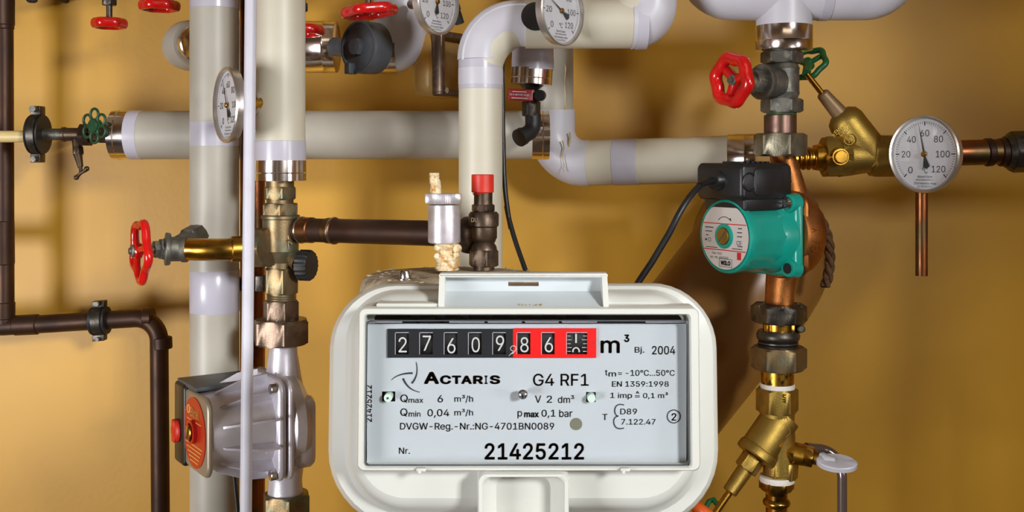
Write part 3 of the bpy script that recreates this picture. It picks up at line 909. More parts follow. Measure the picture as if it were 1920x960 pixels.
mb.cyl(P(206, 250, YB), P(226, 252, YB), S(15, YB))
T.part('valve_body', mb, M['darkbronze'])
T.part('sealing_ring', MB().lathe([(S(15, YB), 0), (S(19, YB), .001), (S(19, YB), .0025), (S(15, YB), .004)], P(207, 251, YB), (1, 0, 0), 32), M['ptfe'])
nG = facing(28)
wc = P(177, 236, YB - .055)
mb = MB()
x_, y_, z_ = basis(nG)
for k in range(6):
    t = rad(90 + 60 * k)
    c_ = wc + (x_ * math.cos(t) + y_ * math.sin(t)) * S(22, 1.2)
    mb.torus(c_, nG, S(10.5, 1.2), S(2.6, 1.2), 24, 10)
mb.cyl(wc - nG * .006, wc + nG * .004, S(13, 1.2), seg=24, bev=.001)
T.part('flower_wheel', mb, M['green'])
mb = MB().cyl(wc - nG * .005, P(181, 250, YB - .005), S(7, YB)).hexnut(P(180, 247, YB - .018), P(180.5, 249, YB - .008), S(13, YB))
T.part('spindle', mb, M['darkbronze'])
T = Thing('drain_cock', 'small brown drain cock with T handle hanging below the green wheel valve', 'drain cock', P(147, 268, YB))
mb = MB()
pts = [(144, 262), (146, 290), (151, 313)]
mb.tube([P(x, y, YB - .004 * i) for i, (x, y) in enumerate(pts)], lambda u: S(9 - 4 * u * u, YB), 20)
mb.hexnut(P(145.5, 276, YB - .002), P(147, 290, YB - .004), S(9, YB))
mb.cyl(P(150, 308, YB - .008), P(152, 322, YB - .01), S(3.5, YB))
T.part('cock_body', mb, M['darkbronze'])
mb = MB().tube([P(143, 333, YB - .01), P(147, 329, YB - .01), P(152, 324, YB - .011), P(158, 321, YB - .012), P(163, 316, YB - .012)], lambda u: S(3.0 + 2.2 * abs(2 * u - 1) ** 3, YB), 14)
mb.ball(P(143, 333, YB - .01), S(4.6, YB), seg=14, n=8).ball(P(163, 316, YB - .012), S(4.6, YB), seg=14, n=8)
T.part('t_handle', mb, M['darkbronze'])

# ================================================================ top row: valves, stub pipes
def top_valve(label, px, py, Rpx, Y, tilt=0.0, m=M['red'], nut=12, group='red handwheels on hanging valves', lobes=6, rp=5.8):
    c = P(px, py, Y)
    ax = V((math.sin(rad(tilt)), 0, -math.cos(rad(tilt))))
    T = Thing('gate_valve', label, 'valve', c, group)
    hub = handwheel(T, c, ax, S(Rpx, Y), S(rp, Y), lobes, m, dish=.12, amp=.05, nut=False, phase=.3, sq=1.6)
    mb = MB()
    up = -ax
    mb.cyl(hub, hub + up * S(45, Y), S(5.5, Y), seg=20)
    mb.hexnut(hub + up * S(30, Y), hub + up * S(46, Y), S(nut, Y))
    mb.cyl(hub + up * S(44, Y), hub + up * S(95, Y), S(nut * .9, Y), seg=20)
    T.part('bonnet', mb, M['darkmetal'])
top_valve('red handwheel hanging lowest at upper left of the picture', 205, 44, 32, 1.24)
top_valve('red handwheel cut by the top edge left of the grey vertical pipe', 299, 11, 37, 1.22)
top_valve('red handwheel peeking out right of the cream vertical pipe', 563, 57, 44, 1.175)
top_valve('large tilted red handwheel above the black round valve housing', 693, 21, 52, 1.09, 7)
# stub pipe with bright ends
YS = 1.26
T = jacket('insulated_pipe', 'short grey insulated stub with a bright end left of the black housing', [P(446, 88, YS), P(584, 88, YS)], S(48, YS), M['grey'], P(515, 88, YS))
foil(T, P(574, 88, YS), P(632, 88, YS), S(47.5, YS))
band(T, P(446, 88, YS), P(470, 88, YS), S(48, YS), M['tape'])
# left round end
T = Thing('pipe_end', 'grey round pipe end with bright inner cone half hidden by the grey vertical pipe', 'insulated pipe', P(352, 84, 1.28))
n_ = facing(-38); c_ = P(357, 85, 1.30)
mb = MB().lathe([(S(36, 1.28), -.035), (S(44, 1.28), -.02), (S(48, 1.28), -.006), (S(47, 1.28), .008), (S(42, 1.28), .016), (S(34, 1.28), .018)], c_, n_, 48)
T.part('jacket', mb, M['grey'])
mb = MB().lathe([(S(38, 1.28), .014), (S(38, 1.28), .03), (S(36, 1.28), .0315), (S(10, 1.28), .02)], c_, n_, 48)
T.part('foil_cone', mb, M['chrome'])
T.part('wall_socket', MB().cyl(c_ - n_ * .03, V((c_.x - .02, WALL, c_.z)), S(30, 1.28)), M['grey'])
# black housing and white elbow
YE = 1.25
T = jacket('insulated_pipe', 'white insulated elbow with bright end right of the black round housing', [P(752, -51, YE), P(750, 88, YE), P(728, 88, YE)], S(50, YE), M['white'], P(750, 88, YE), bend=.032)
foil(T, P(746, 88, YE), P(694, 88, YE), S(49, YE))
T = Thing('valve_housing', 'black round insulated valve housing with hexagonal centre beside the bright foil band', 'valve', P(680, 88, 1.2))
n_ = facing(40); c_ = P(675, 88, 1.165)
R_ = S(50, 1.165)
mb = MB().lathe([(R_ * .8, -.026), (R_ * .98, -.022), (R_, -.008), (R_, 0), (R_ * .97, .003), (R_ * .9, .003), (R_ * .86, .0005), (R_ * .3, .0015), (R_ * .3, .0015)], c_, n_, 56)
mb.box(c_ - UP * R_ * .8 + V((-R_ * .5, 0, 0)) - n_ * .006, UP.cross(n_), UP, n_, .004, .006, .006, .001)
mb.cyl(P(628, 88, 1.235), P(662, 88, 1.21), S(18, 1.22))
T.part('shell', mb, M['slate'])
T.part('centre_nut', MB().hexnut(c_, c_ + n_ * .009, R_ * .3, ch=.001), M['slate'])
# bracket-framed box
T = Thing('meter_box', 'flat rounded box with metal rim behind the tall cream pipe', 'box', P(830, 125, 1.24))
n_ = facing(-58); r_ = UP.cross(n_); c_ = P(822, 124, 1.27)
T.part('shell', MB().box(c_, r_, UP, n_, .034, S(60, 1.25), .016, .013), mat('ochre_shell', (198, 142, 50), .35, c2=(214, 178, 110), nscale=30))
rim = MB()
for sg in (1, -1):
    rim.box(c_ + n_ * .022 + UP * sg * S(54, 1.25), r_, UP, n_, .034, .004, .007, .003)
    rim.box(c_ + n_ * .022 + r_ * sg * .030, r_, UP, n_, .004, S(57, 1.25), .007, .003)
T.part('metal_rim', rim, M['browned'])
T.part('rim_screw', MB().cyl(c_ + n_ * .029 - UP * S(50, 1.25) - r_ * .026, c_ + n_ * .031 - UP * S(50, 1.25) - r_ * .026, .0035, seg=16), M['steel'])
T.part('stand_off', MB().cyl(c_, V((c_.x - .0, WALL, c_.z)), .012), M['darkmetal'])
# thermometers
c = P(1053, 20, 1.045); n = facing(-50)
hole = P(1003, 33, YP13 - .022)
thermometer('thermometer on the top white horizontal pipe pointing at about thirty', c, n, S(66, 1.05), 33, P(1010, 30, 1.085))
ho = MB().lathe([(.006, 0), (.0145, 0), (.0145, .0012), (.012, .0016), (.006, .0012)], P(1004, 31, YP13 - .0262), V((.05, -1, .06)), 32)
solo('well_grommet', ho, M['black'], 'dark round opening in the pipe jacket left of the upper middle thermometer', 'grommet', P(1004, 31, YP13 - .026))
c = P(820, 3, 1.10); n = facing(-56)
thermometer('thermometer cut by the top edge left of the white elbow', c, n, S(63, 1.10), 62, P(772, 8, 1.20), )
c = P(426, 197, 1.05); n = facing(57)
thermometer('thermometer seen nearly edge on left of the thin white tube', c, n, S(71.5, 1.05), 48, P(486, 193, 1.082))
gm = MB().lathe([(.004, 0), (.011, 0), (.0125, .002), (.0125, .004), (.009, .006), (.004, .006)], P(481, 194, 1.0875), V((-.8, -.6, 0)), 32)
solo('well_grommet', gm, M['bezel'], 'small metal collar on the cream pipe beside the edge-on thermometer', 'grommet', P(481, 194, 1.087))
# hanging stub with ball valve
YH = 1.18
T = jacket('insulated_pipe', 'short grey insulated drop pipe with a bright band above the red lever valve', [P(999, 44, YH), P(999, 132, YH)], S(39, YH), M['tape'], P(998, 130, YH))
foil(T, P(998, 128, YH), P(996, 159, YH), S(38, YH))
T.part('collar_cone', MB().cyl(P(996, 158, YH), P(995, 168, YH), S(24, YH), S(14, YH)), M['darkmetal'])
band(T, P(999, 128, YH), P(999, 108, YH), S(39, YH), M['tape'])
T = Thing('ball_valve', 'small ball valve with red lever and black bent outlet under the drop pipe', 'valve', P(995, 190, YH))
mb = vst(MB(), 996, YH, [('c', 160, 176, 11), ('c', 172, 196, 14, 14), ('h', 190, 218, 15)])
mb.cyl(P(1000, 180, YH), P(1018, 180, YH - .004), S(9, YH))
T.part('valve_body', mb, M['darkmetal'])
mb = MB().box(P(976, 178, YH - .017), V((1, -.1, -.05)), UP, FW, S(23, YH), S(11, YH), .0012, .0015)
LV = T.part('lever', mb, M['maroon'], label='dark red lever plate')
lt = MB()
for i, (wd, y) in enumerate(((26, 172), (36, 178), (30, 184))):
    if i == 1: lt.text('oventrop', P(974, y, YH - .0184), V((1, -.1, -.05)), UP, S(wd, YH), S(5, YH), lift=.0004)
    else: lt.box(P(974, y, YH - .0186), V((1, -.1, -.05)), UP, FW, S(wd / 2, YH), S(.7, YH), .0002)
T.part('lever_print', lt, M['inkwhite'], LV)
T.part('spindle_cap', MB().cyl(P(1014, 179, YH - .006), P(1011, 179, YH - .022), S(10.5, YH), seg=28, bev=.001), M['black'])
mb = MB().tube(fillet([P(999, 214, YH), P(1000, 244, YH), P(979, 256, YH - .012)], .012, 8), S(15, YH), 24)
mb.cyl(P(980, 255, YH - .0115), P(973, 259, YH - .0155), S(17, YH))
T.part('bent_outlet', mb, M['rubber'])

hs = fillet([P(846, -60, 1.19), P(848, 0, 1.19), P(862, 44, 1.20)], .05, 10)
mb = MB().tube(hs, S(9, 1.19), 16)
for k in range(2, len(hs) - 1):
    mb.torus(hs[k], hs[k + 1] - hs[k], S(9, 1.19), S(2, 1.19), 20, 8)
solo('ribbed_hose', mb, M['rubber'], 'short black ribbed hose at the top left of the white elbow', 'hose', P(848, 0, 1.19))
mb = MB().lathe([(S(8, 1.3), 0), (S(11, 1.3), .004), (S(11, 1.3), .03), (S(6, 1.3), .034)], P(60, -14, 1.3), (0, 0, 1), 24)
mb.lathe([(S(6, 1.3), -.006), (S(10, 1.3), -.004), (S(10, 1.3), .001)], P(60, -4, 1.3), (0, 0, 1), 24).cyl(P(60, -22, 1.3), V((P(60, -22, 1.3).x, WALL, P(60, -22, 1.3).z)), S(6, 1.3))
solo('pipe_plug', mb, M['rubber'], 'tip of a black plug at the top edge near the left corner', 'plug', P(60, -4, 1.3))
# ================================================================ left bronze valve column
YL_ = 1.10
T = Thing('bypass_valve', 'bronze bypass valve column with black cap below the cream insulated pipe', 'valve', P(526, 480, YL_))
mb = vst(MB(), 525, YL_, [('c', 336, 352, 26), ('h', 350, 374, 27, 10), ('c', 372, 383, 25)])
T.part('upper_union', mb, M['patina'])
mb = vst(MB(), 526, YL_, [('h', 381, 405, 31, 20), ('b', 403, 411, 36, 1.5), ('c', 409, 470, 33.5, 33.5), ('c', 468, 492, 33.5, 25), ('c', 488, 505, 25)])
mb.cyl(P(515, 464, YL_ - .01), P(478, 464, YL_ + .004), S(36, YL_), seg=40, bev=.002)
mb.tube([P(545, 478, YL_), P(562, 494, YL_ - .012)], S(17, YL_))
VB = T.part('valve_body', mb, M['patina'])
arrow = MB()
for a, b in (((528, 458), (541, 449)), ((541, 449), (540, 442)), ((541, 452), (542, 468)), ((541, 452), (548, 458))):
    arrow.tube([P(a[0], a[1], YL_ - S(33.2, YL_) + .0025), P(b[0], b[1], YL_ - S(33.2, YL_) + .003)], .0008, 8)
T.part('flow_arrow', arrow, M['patina'], VB)
a_, b_ = P(507, 464, YL_ - .016), P(478, 465, YL_ - .004)
mb = MB().hexnut(a_, b_, S(34, YL_), phase=rad(0), sides=6)
mb.cyl(P(488, 465, YL_ - .01), P(470, 465, YL_ + .0), S(36, YL_), S(30, YL_), seg=40, bev=.001)
T.part('side_nut', mb, M['patina'])
mb = vst(MB(), 528, YL_, [('h', 502, 550, 29, 14), ('c', 548, 566, 26, 26)])
for k in range(3): mb.torus(P(528, 554 + 4 * k, YL_), UP, S(26, YL_), .0008, 40, 8)
T.part('lower_hexagon', mb, M['patina'])
cdir = V((.93, -.3, 0)).normalized()
c_ = P(563, 497, YL_ - .012)
mb = MB()
Rk = S(29, YL_)
ring = lambda r, h: [c_ + cdir * h + (basis(cdir)[0] * math.cos(2 * math.pi * j / 72) + basis(cdir)[1] * math.sin(2 * math.pi * j / 72)) * r * (1 if (j // 2) % 2 else .945) for j in range(72)]
mb.rings([ring(Rk * .8, 0), ring(Rk, .001), ring(Rk, .0105), ring(Rk * .9, .013), ring(Rk * .3, .0132)])
T.part('black_cap', mb, M['rubber'])
T = Thing('union_nut', 'large browned union nut with collar above the silver pump neck', 'nut', P(528, 620, YL_))
mb = vst(MB(), 527, YL_, [('h', 563, 602, 29.5, 6), ('h', 598, 645, 47, 12)])
T.part('nut', mb, M['browned'])
mb = MB()
for k in range(14):
    t = rad(200 + k * 11)
    mb.ball(P(527, 598, YL_) + V((math.cos(t), math.sin(t), 0)) * S(29, YL_), S(random.uniform(1, 2.2), YL_), squash=.6, seg=8, n=5)
T.part('lime_deposit', mb, M['crust'])
# brass bend and red handwheel valve on the left
YW = 1.075
T = Thing('elbow_pipe', 'polished brass bend between the red handwheel valve and the bronze column', 'pipe', P(420, 467, YW))
mb = MB().tube([P(349, 467, YW), P(380, 468, YW - .006), P(420, 468, YW - .005), P(452, 467, YW), P(482, 466, YW + .012)], S(21, YW), 32)
T.part('bend', mb, M['brass'])
mb = MB().cyl(P(432, 467, YW - .003), P(466, 466, YW + .004), S(24, YW), seg=32, bev=.0012)
T.part('socket_collar', mb, M['brass'])
T = Thing('gate_valve', 'red handwheel facing left on a dark valve in front of the grey vertical pipe', 'valve', P(330, 467, YW))
mb = MB()
mb.cyl(P(352, 467, YW), P(341, 467, YW), S(25, YW), seg=32, bev=.001)
mb.cyl(P(345, 467, YW), P(306, 467, YW - .006), S(23, YW), seg=32, bev=.002)
mb.cyl(P(320, 467, YW - .005), P(309, 467, YW - .007), S(30, YW), S(31, YW), seg=36, bev=.001)
mb.tube([P(335, 462, YW), P(366, 444, YW + .03)], S(20, YW), 24)
mb.hexnut(P(352, 452, YW + .014), P(372, 441, YW + .034), S(21, YW))
T.part('valve_body', mb, M['galv'])
mb = MB().hexnut(P(310, 467, YW - .006), P(299, 467, YW - .009), S(18, YW)).hexnut(P(299, 467, YW - .009), P(288, 468, YW - .012), S(15, YW))
mb.cyl(P(290, 468, YW - .012), P(264, 469, YW - .022), S(7, YW), seg=20)
T.part('bonnet', mb, M['galv'])
handwheel(T, P(264, 470, 1.045), facing(57), S(60, 1.045), S(8, 1.045), 5, M['red'], spokes=3, dish=-.1, amp=.11, phase=.2)

# copper branch to the safety group
T = Thing('copper_branch', 'brown copper pipe running right from the bronze column to the safety valve', 'pipe', P(700, 432, 1.05))
A, B = P(558, 431, 1.095), P(876, 439, .985)
pt = lambda u: A + (B - A) * u
mb = MB().cyl(A, B, S(22, 1.095), seg=32)
T.part('run', mb, M['oldcopper'])
mb = MB().cyl(pt(.02), pt(.10), S(24, 1.09), seg=32, bev=.001).tube([pt(.09), pt(.15), pt(.21)], S(21.5, 1.09), 28).cyl(pt(.19), pt(.245), S(24.3, 1.07), seg=32, bev=.001)
T.part('fitting', mb, M['copper'])
for u in (.03, .235):
    T.part('solder_ring', MB().torus(pt(u), B - A, S(24.2, 1.085), .0008, 40, 8), M['steel'])

# ================================================================ silver circulation pump
C0 = P(533, 787, YL_)
T = Thing('circulation_pump', 'silver finned circulation pump with red round label at lower left', 'pump', C0)
n_ = facing(56); t_ = UP.cross(n_).normalized()        # t_ points right and nearer
YA_ = YL_
vol = MB()
# neck, volute, neck
prof = [(28, 640), (26, 652), (27, 665), (31, 690), (35, 712), (40, 740), (42, 787), (41, 830), (39, 855), (34, 875), (31, 900), (33, 925)]
rs = []
for r, py in prof:
    c = P(531 if py < 800 else 535, py, YA_)
    k = 1.0
    rs.append([c + RT * S(r, YA_) * math.cos(2 * math.pi * j / 40) - FW * S(r, YA_) * .9 * math.sin(2 * math.pi * j / 40) for j in range(40)])
vol.rings(list(reversed(rs)))
VOL = T.part('volute', vol, M['alu'], angle=60)
mb = MB().lathe([(S(80, YA_), -.012), (S(92, YA_), -.004), (S(92, YA_), .006), (S(84, YA_), .010)], C0, n_, 56)
T.part('volute_disc', mb, M['alu'])
mb = MB().box(C0 - n_ * .006 + t_ * .030 - UP * .006, t_, UP, n_, .014, S(66, YA_), .012, .010)
PL = T.part('side_plate', mb, M['alu'])
em = MB()
side = (t_ * .8 + n_ * .2)
pos = P(574, 805, YA_ - .04)
fl = MB()
fl.box(C0 + n_ * .021, t_, UP, n_, .049, .0505, .0045, .012)
fl.box(C0 + n_ * .0115, t_, UP, n_, .049, .0505, .0035, .012)
T.part('flange', fl, M['alu'])
sc = MB()
for sx in (1, -1):
    for sz in (1, -1):
        q = C0 + n_ * .0255 + t_ * sx * .041 + UP * sz * .0425
        sc.cyl(q, q + n_ * .006, .0052, seg=20, bev=.0006)
T.part('flange_screw', sc, M['steel'])
mot = MB().lathe([(.044, .022), (.0425, .03), (.0390, .07), (.0375, .086), (.035, .088), (.033, .0885)], C0, n_, 56)
MOT = T.part('motor_shell', mot, M['alu'])
fins = MB()
x_, y_, z_ = basis(n_)
for k in range(12):
    t = rad(15 + 30 * k)
    d = x_ * math.cos(t) + y_ * math.sin(t)
    s = n_.cross(d) * .0011
    a0, a1, b1, b0 = C0 + n_ * .024 + d * .038, C0 + n_ * .024 + d * .0545, C0 + n_ * .075 + d * .0405, C0 + n_ * .080 + d * .034
    fins.poly([a0 - s, a1 - s, C0 + n_ * .045 + d * .0530 - s, b1 - s, b0 - s], s * 2)
T.part('cooling_fins', fins, M['alu'])
fp = MB().box(C0 + n_ * .0895, t_, UP, n_, .0385, .0385, .003, .012)
T.part('face_frame', fp, mat('dull_cast_face', (170, 156, 136), .45, .6))
LC = C0 + n_ * .0935
lab = T.part('round_label', MB().lathe([(.0345, -.002), (.0345, .0), (.0, .0001)], LC, n_, 56), M['reddark'], label='red round label')
tx_ = MB()
tx_.text('Biral', LC + UP * .0195 + t_ * .003, t_, UP, .026, .0095, bold=.02, lift=.0004)
tx_.torus(LC + UP * .0205 - t_ * .017, n_, .0038, .0008, 20, 6)
for i, w_ in enumerate((.034,)):
    tx_.box(LC + UP * .011, t_, UP, n_, w_ / 2 * 1.3, .0004, .0003)
for i in range(5):
    tx_.box(LC - UP * (.0125 + .004 * i), t_, UP, n_, .026 - .0035 * i, .0005, .0003)
T.part('label_print', tx_, mat('gold_ink', (226, 170, 90), .5), lab)
mb = MB().lathe([(.0115, 0), (.0115, .004), (.009, .0045), (.009, .002), (0, .002)], LC + UP * .001, n_, 40)
T.part('vent_ring', mb, M['reddark'], lab)
mb = MB().cyl(LC + n_ * .0016 + UP * .001, LC + n_ * .0065 + UP * .001, .0075, seg=28, bev=.0008)
VS = T.part('vent_screw', mb, M['brass'], lab)
T.part('screw_slot', MB().box(LC + n_ * .0066 + UP * .001, (t_ + UP * 2.2), n_.cross(t_ + UP * 2.2), n_, .0068, .0008, .0003), M['slate'], lab)
bx = MB().box(C0 + n_ * .048 - t_ * .046, t_, UP, n_, .0165, .041, .0465, .004)
TB = T.part('terminal_box', bx, M['black'])
mb = MB().box(C0 + n_ * .048 - t_ * .030 + UP * .0415, t_, UP, n_, .030, .0022, .044, .001)
T.part('box_lid', mb, M['slate'], TB)
rb = MB().ball(C0 + n_ * .0955 - t_ * .050 - UP * .008, .0115, n_, .45, seg=24)
rb.box(C0 + n_ * .0965 - t_ * .050 - UP * .008, t_, UP, n_, .0045, .0115, .0035, .002)
T.part('rocker_switch', rb, M['redcap'], TB)
T = Thing('lower_nut', 'weathered hexagon nut under the silver pump at the bottom edge', 'nut', P(537, 940, YL_))
mb = vst(MB(), 537, YL_, [('h', 924, 985, 40, 12), ('c', 985, PYF(YL_), 27)])
T.part('nut', mb, M['patina'])
mb = MB().tube(fillet([P(432, 845, 1.085), P(438, 880, 1.085), P(446, 960, 1.085), P(450, PYF(1.085) - 5, 1.085)], .2, 6), S(4.6, 1.085), 14)
solo('power_cable', mb, M['black'], 'black cable hanging from the underside of the silver pump', 'cable', P(450, PYF(1.085) - 5, 1.085))

# ================================================================ tank with vent and safety valve
YT = .97
tc = P(848, 516, YT)
T = Thing('expansion_tank', 'scaled grey tank top behind the gas meter', 'tank', V((tc.x, YT, FL)))
RTK = S(174, YT)
mb = MB().lathe([(RTK * .97, 0), (RTK, .02), (RTK, tc.z - .022), (RTK * .985, tc.z - .010), (RTK * .955, tc.z - .003), (RTK * .9, tc.z), (RTK * .5, tc.z + .0035), (0, tc.z + .004)], V((tc.x, YT, FL)), UP, 72)
T.part('shell', mb, M['tank'])
q = P(760, 512, .925)
q.z = tc.z
mb = MB().lathe([(S(16, .925), -.001), (S(16, .925), .002), (S(11.5, .925), .0025), (S(11.5, .925), .0085), (S(10.5, .925), .0092), (S(6, .925), .0092), (S(6, .925), .006)], q, UP, 32)
T.part('flange_bolt', mb, M['steel'])
mb = MB()
for k in range(70):
    a = random.uniform(0, 6.28); u = math.sqrt(random.random()) * .9
    pz = tc.z + .004 * (1 - u * .6)
    mb.ball((tc.x + math.cos(a) * RTK * u, YT + math.sin(a) * RTK * u, pz - .0008), random.uniform(.001, .0024), squash=.5, seg=8, n=5)
T.part('scale_crumbs', mb, M['tank'])
YV_ = .945
T = Thing('air_vent', 'aluminium air vent bottle with knurled cap and crusty spout on the tank', 'air vent', P(835, 508, YV_))
vx = 833
mb = MB().lathe([(S(27, YV_), 0), (S(30, YV_), .001), (S(30.5, YV_), .003), (S(30.5, YV_), .032), (S(30, YV_), .034)], P(vx, 456, YV_), UP, 44)
T.part('bottle', mb, M['aluclean'])
kc = P(831, 382, YV_)
kr = lambda r, h: [kc + UP * h + V((math.cos(2 * math.pi * j / 144), math.sin(2 * math.pi * j / 144), 0)) * S(r, YV_) * (1 if j % 2 else .965) for j in range(144)]
mb = MB().rings([kr(33, 0), kr(34.5, .0008), kr(34.5, .0082), kr(33.5, .009), kr(15, .0093)])
T.part('knurled_cap', mb, M['aluclean'])
mb = MB()
def crusty(mb, pts, r, seed, amp=.22):
    rnd = random.Random(seed)
    P_ = []
    n = 14
    path = [V(pts[0]) + (V(pts[-1]) - V(pts[0])) * (i / n) for i in range(n + 1)]
    rs = []
    for i, p in enumerate(path):
        u = i / n
        ri = r(u) if callable(r) else r
        rs.append([p + V((math.cos(2 * math.pi * j / 20), math.sin(2 * math.pi * j / 20), 0)) * ri * (1 + rnd.uniform(-amp, amp)) for j in range(20)])
    mb.rings(rs)
crusty(mb, [P(817, 364, YV_), P(817, 338, YV_)], lambda u: S(10.5 - u * 1.5, YV_), 3, .08)
crusty(mb, [P(815, 344, YV_), P(814, 324, YV_)], lambda u: S(9.5 - 2 * abs(u - .5), YV_), 5, .14)
T.part('crusted_spout', mb, M['crust'], angle=80)
mb = MB()
crusty(mb, [P(838, 506, YV_), P(838, 486, YV_)], lambda u: S(22 - 4 * u, YV_), 7, .12)
crusty(mb, [P(837, 490, YV_), P(838, 455, YV_)], lambda u: S(19 + 3 * math.sin(u * 9), YV_), 9, .12)
for q in ((857, 466, 9), (820, 464, 7), (819, 480, 6), (855, 478, 6)):
    mb.ball(P(q[0], q[1], YV_ - .006), S(q[2], YV_), seg=10, n=7)
T.part('crusted_neck', mb, M['crust'], angle=80)
YSV = .965
T = Thing('safety_valve', 'dark safety valve with red cap beside the air vent', 'safety valve', P(906, 505, YSV))
mb = vst(MB(), 905, YSV, [('b', 327, 361, 21, 1.2)])
mb.cyl(P(905, 358, YSV), P(906, 362, YSV), S(20, YSV), S(18, YSV))
T.part('red_cap', mb, M['redcap'])
mb = vst(MB(), 906, YSV, [('c', 356, 385, 17.5), ('h', 383, 397, 19, 10)])
mb.cyl(P(903, 390, YSV - .008), P(903, 390, YSV - .0102), S(4.5, YSV), seg=16)
T.part('spindle_neck', mb, M['darkbronze'])
mb = MB()
zz = lambda py: (HZ - py) * YSV / F - (HZ - 506) * YSV / F
mb.lathe([(S(24, YSV), zz(498)), (S(25, YSV), zz(470)), (S(24, YSV), zz(462)), (S(19, YSV), zz(454)), (S(23, YSV), zz(449)), (S(25, YSV), zz(446)), (S(25, YSV), zz(426)), (S(28, YSV), zz(423)), (S(28.5, YSV), zz(402)), (S(25, YSV), zz(397))], P(907, 506, YSV), UP, 40)
mb.hexnut(P(907, 499, YSV), P(907, 468, YSV), S(25, YSV), phase=rad(16))
mb.lathe([(S(18, YSV), 0), (S(35, YSV), .002), (S(36, YSV), .006), (S(33, YSV), .012), (S(20, YSV), .02), (S(17, YSV), .03)], P(870, 440, YSV + .02), V((.8, -.45, 0)), 40)
mb.cyl(P(907, 506, YSV), P(907, 497, YSV), S(20, YSV))
T.part('valve_body', mb, M['darkbronze'])
em = MB()
em.text('DUCO', P(896, 412, YSV - S(28.6, YSV) + .0012), (.93, .36, 0), UP, S(26, YSV), S(8, YSV), lift=.0003)
T.part('cast_lettering', em, M['patina'])
mb = MB().tube(fillet([P(941, 60, 1.13), P(943, 250, 1.125), P(946, 370, 1.12), P(958, 430, 1.11), P(985, 506, 1.09), P(1005, 560, 1.08), P(1010, 700, 1.07), P(1012, PYF(1.07) - 5, 1.07)], .25, 8), S(4.6, 1.12), 14)
solo('sensor_cable', mb, M['black'], 'thin black cable running down beside the tall cream pipe', 'cable', P(985, 506, 1.09))
# ================================================================ right column
T = Thing('shutoff_valve', 'grey shut-off valve with red handwheel above the teal pump', 'valve', P(1466, 190, YV))
cx = 1466
mb = vst(MB(), cx, YV, [('c', 90, 100, 33), ('h', 96, 119, 34, 16), ('c', 117, 130, 28, 33), ('c', 128, 176, 32, 32), ('c', 174, 188, 33, 28), ('h', 185, 211, 34, 16)])
c0 = P(1455, 155, YV - .01)
nV = facing(57)
mb.cyl(c0 - nV * .004, c0 + nV * .020, S(28, YV), S(28, YV), seg=36, bev=.002)
T.part('valve_body', mb, M['galv'])
mb = MB().lathe([(S(32, YV), .018), (S(33, YV), .019), (S(33, YV), .0225), (S(30, YV), .024)], c0, nV, 40)
mb.hexnut(c0 + nV * .022, c0 + nV * .036, S(20, YV))
mb.cyl(c0 + nV * .034, c0 + nV * .052, S(14, YV), S(12, YV)).cyl(c0 + nV * .050, c0 + nV * .068, S(6, YV))
T.part('bonnet', mb, M['galv'])
hc = P(1372, 150, YV - .052)
handwheel(T, hc, nV, S(53, 1.09), S(12.5, 1.09), 6, M['red'], spokes=3, dish=.18, amp=.06, phase=.25)
mb = vst(MB(), 1465, YV, [('c', 209, 219, 27)])
for k in range(3): mb.torus(P(1465, 211 + 3 * k, YV), UP, S(27, YV), .0008, 40, 8)
T.part('green_thread', mb, mat('verdigris_thread', (108, 128, 92), .5, .6, c2=(84, 92, 66), nscale=90))
mb = vst(MB(), 1463, YV, [('b', 216, 256, 30, 1)])
T.part('copper_tail', mb, mat('browned_tail', (128, 100, 88), .34, .9, c2=(92, 70, 62), nscale=40, rvar=.1))
T = Thing('union_nut', 'big grey hexagon union nut under the grey shut-off valve', 'nut', P(1463, 272, YV))
mb = vst(MB(), 1463, YV, [('h', 250, 293, 43, 22)])
T.part('nut', mb, M['nut'])

# teal pump
C1 = P(1473, 437, YV)
T = Thing('circulation_pump', 'teal circulation pump with round white label and black terminal box', 'pump', C1)
n_ = facing(58); t_ = UP.cross(n_).normalized()
rs = []
for r, py, dx in ((26, 292, -6), (27, 305, -3), (30, 330, 3), (34, 360, 8), (40, 400, 10), (44, 437, 10), (42, 475, 6), (36, 505, -2), (31, 525, -8), (29, 548, -11), (29, 574, -12)):
    c = P(1473 + dx, py, YV + .006)
    rs.append([c + t_ * S(r, YV) * math.cos(2 * math.pi * j / 40) + n_ * S(r, YV) * .85 * math.sin(2 * math.pi * j / 40) for j in range(40)])
vol = MB().rings(list(reversed(rs)))
vol.lathe([(.036, -.02), (.0455, -.012), (.0475, -.003), (.0475, .012), (.046, .016)], C1, n_, 56)
vol.box(C1 + n_ * .012, t_, UP, n_, .0430, .0430, .004, .012)
VOL = T.part('bronze_housing', vol, M['bronze'], angle=55, label='bronze pump housing')
em = MB()
for i in range(2):
    em.text(('WILO', 'DN 25')[i], C1 + n_ * (.008 - .011 * i) + t_ * .0476 - UP * .004, -UP, n_, .024 if i == 0 else .020, .0075, lift=.0003)
T.part('cast_lettering', em, M['brass'], VOL)
tb = MB().box(C1 + n_ * .0205, t_, UP, n_, .0415, .0435, .0052, .010)
for sx in (1, -1):
    for sz in (1, -1):
        q = C1 + n_ * .017 + t_ * sx * .0315 + UP * sz * .0335
        tb.cyl(q, q + n_ * .0135, .0105, .0092, seg=28, bev=.001)
tb.lathe([(.0415, .024), (.0400, .032), (.0385, .040), (.0370, .044)], C1, n_, 56)
FLG = T.part('motor_flange', tb, M['teal'])
mb = MB()
rs = []
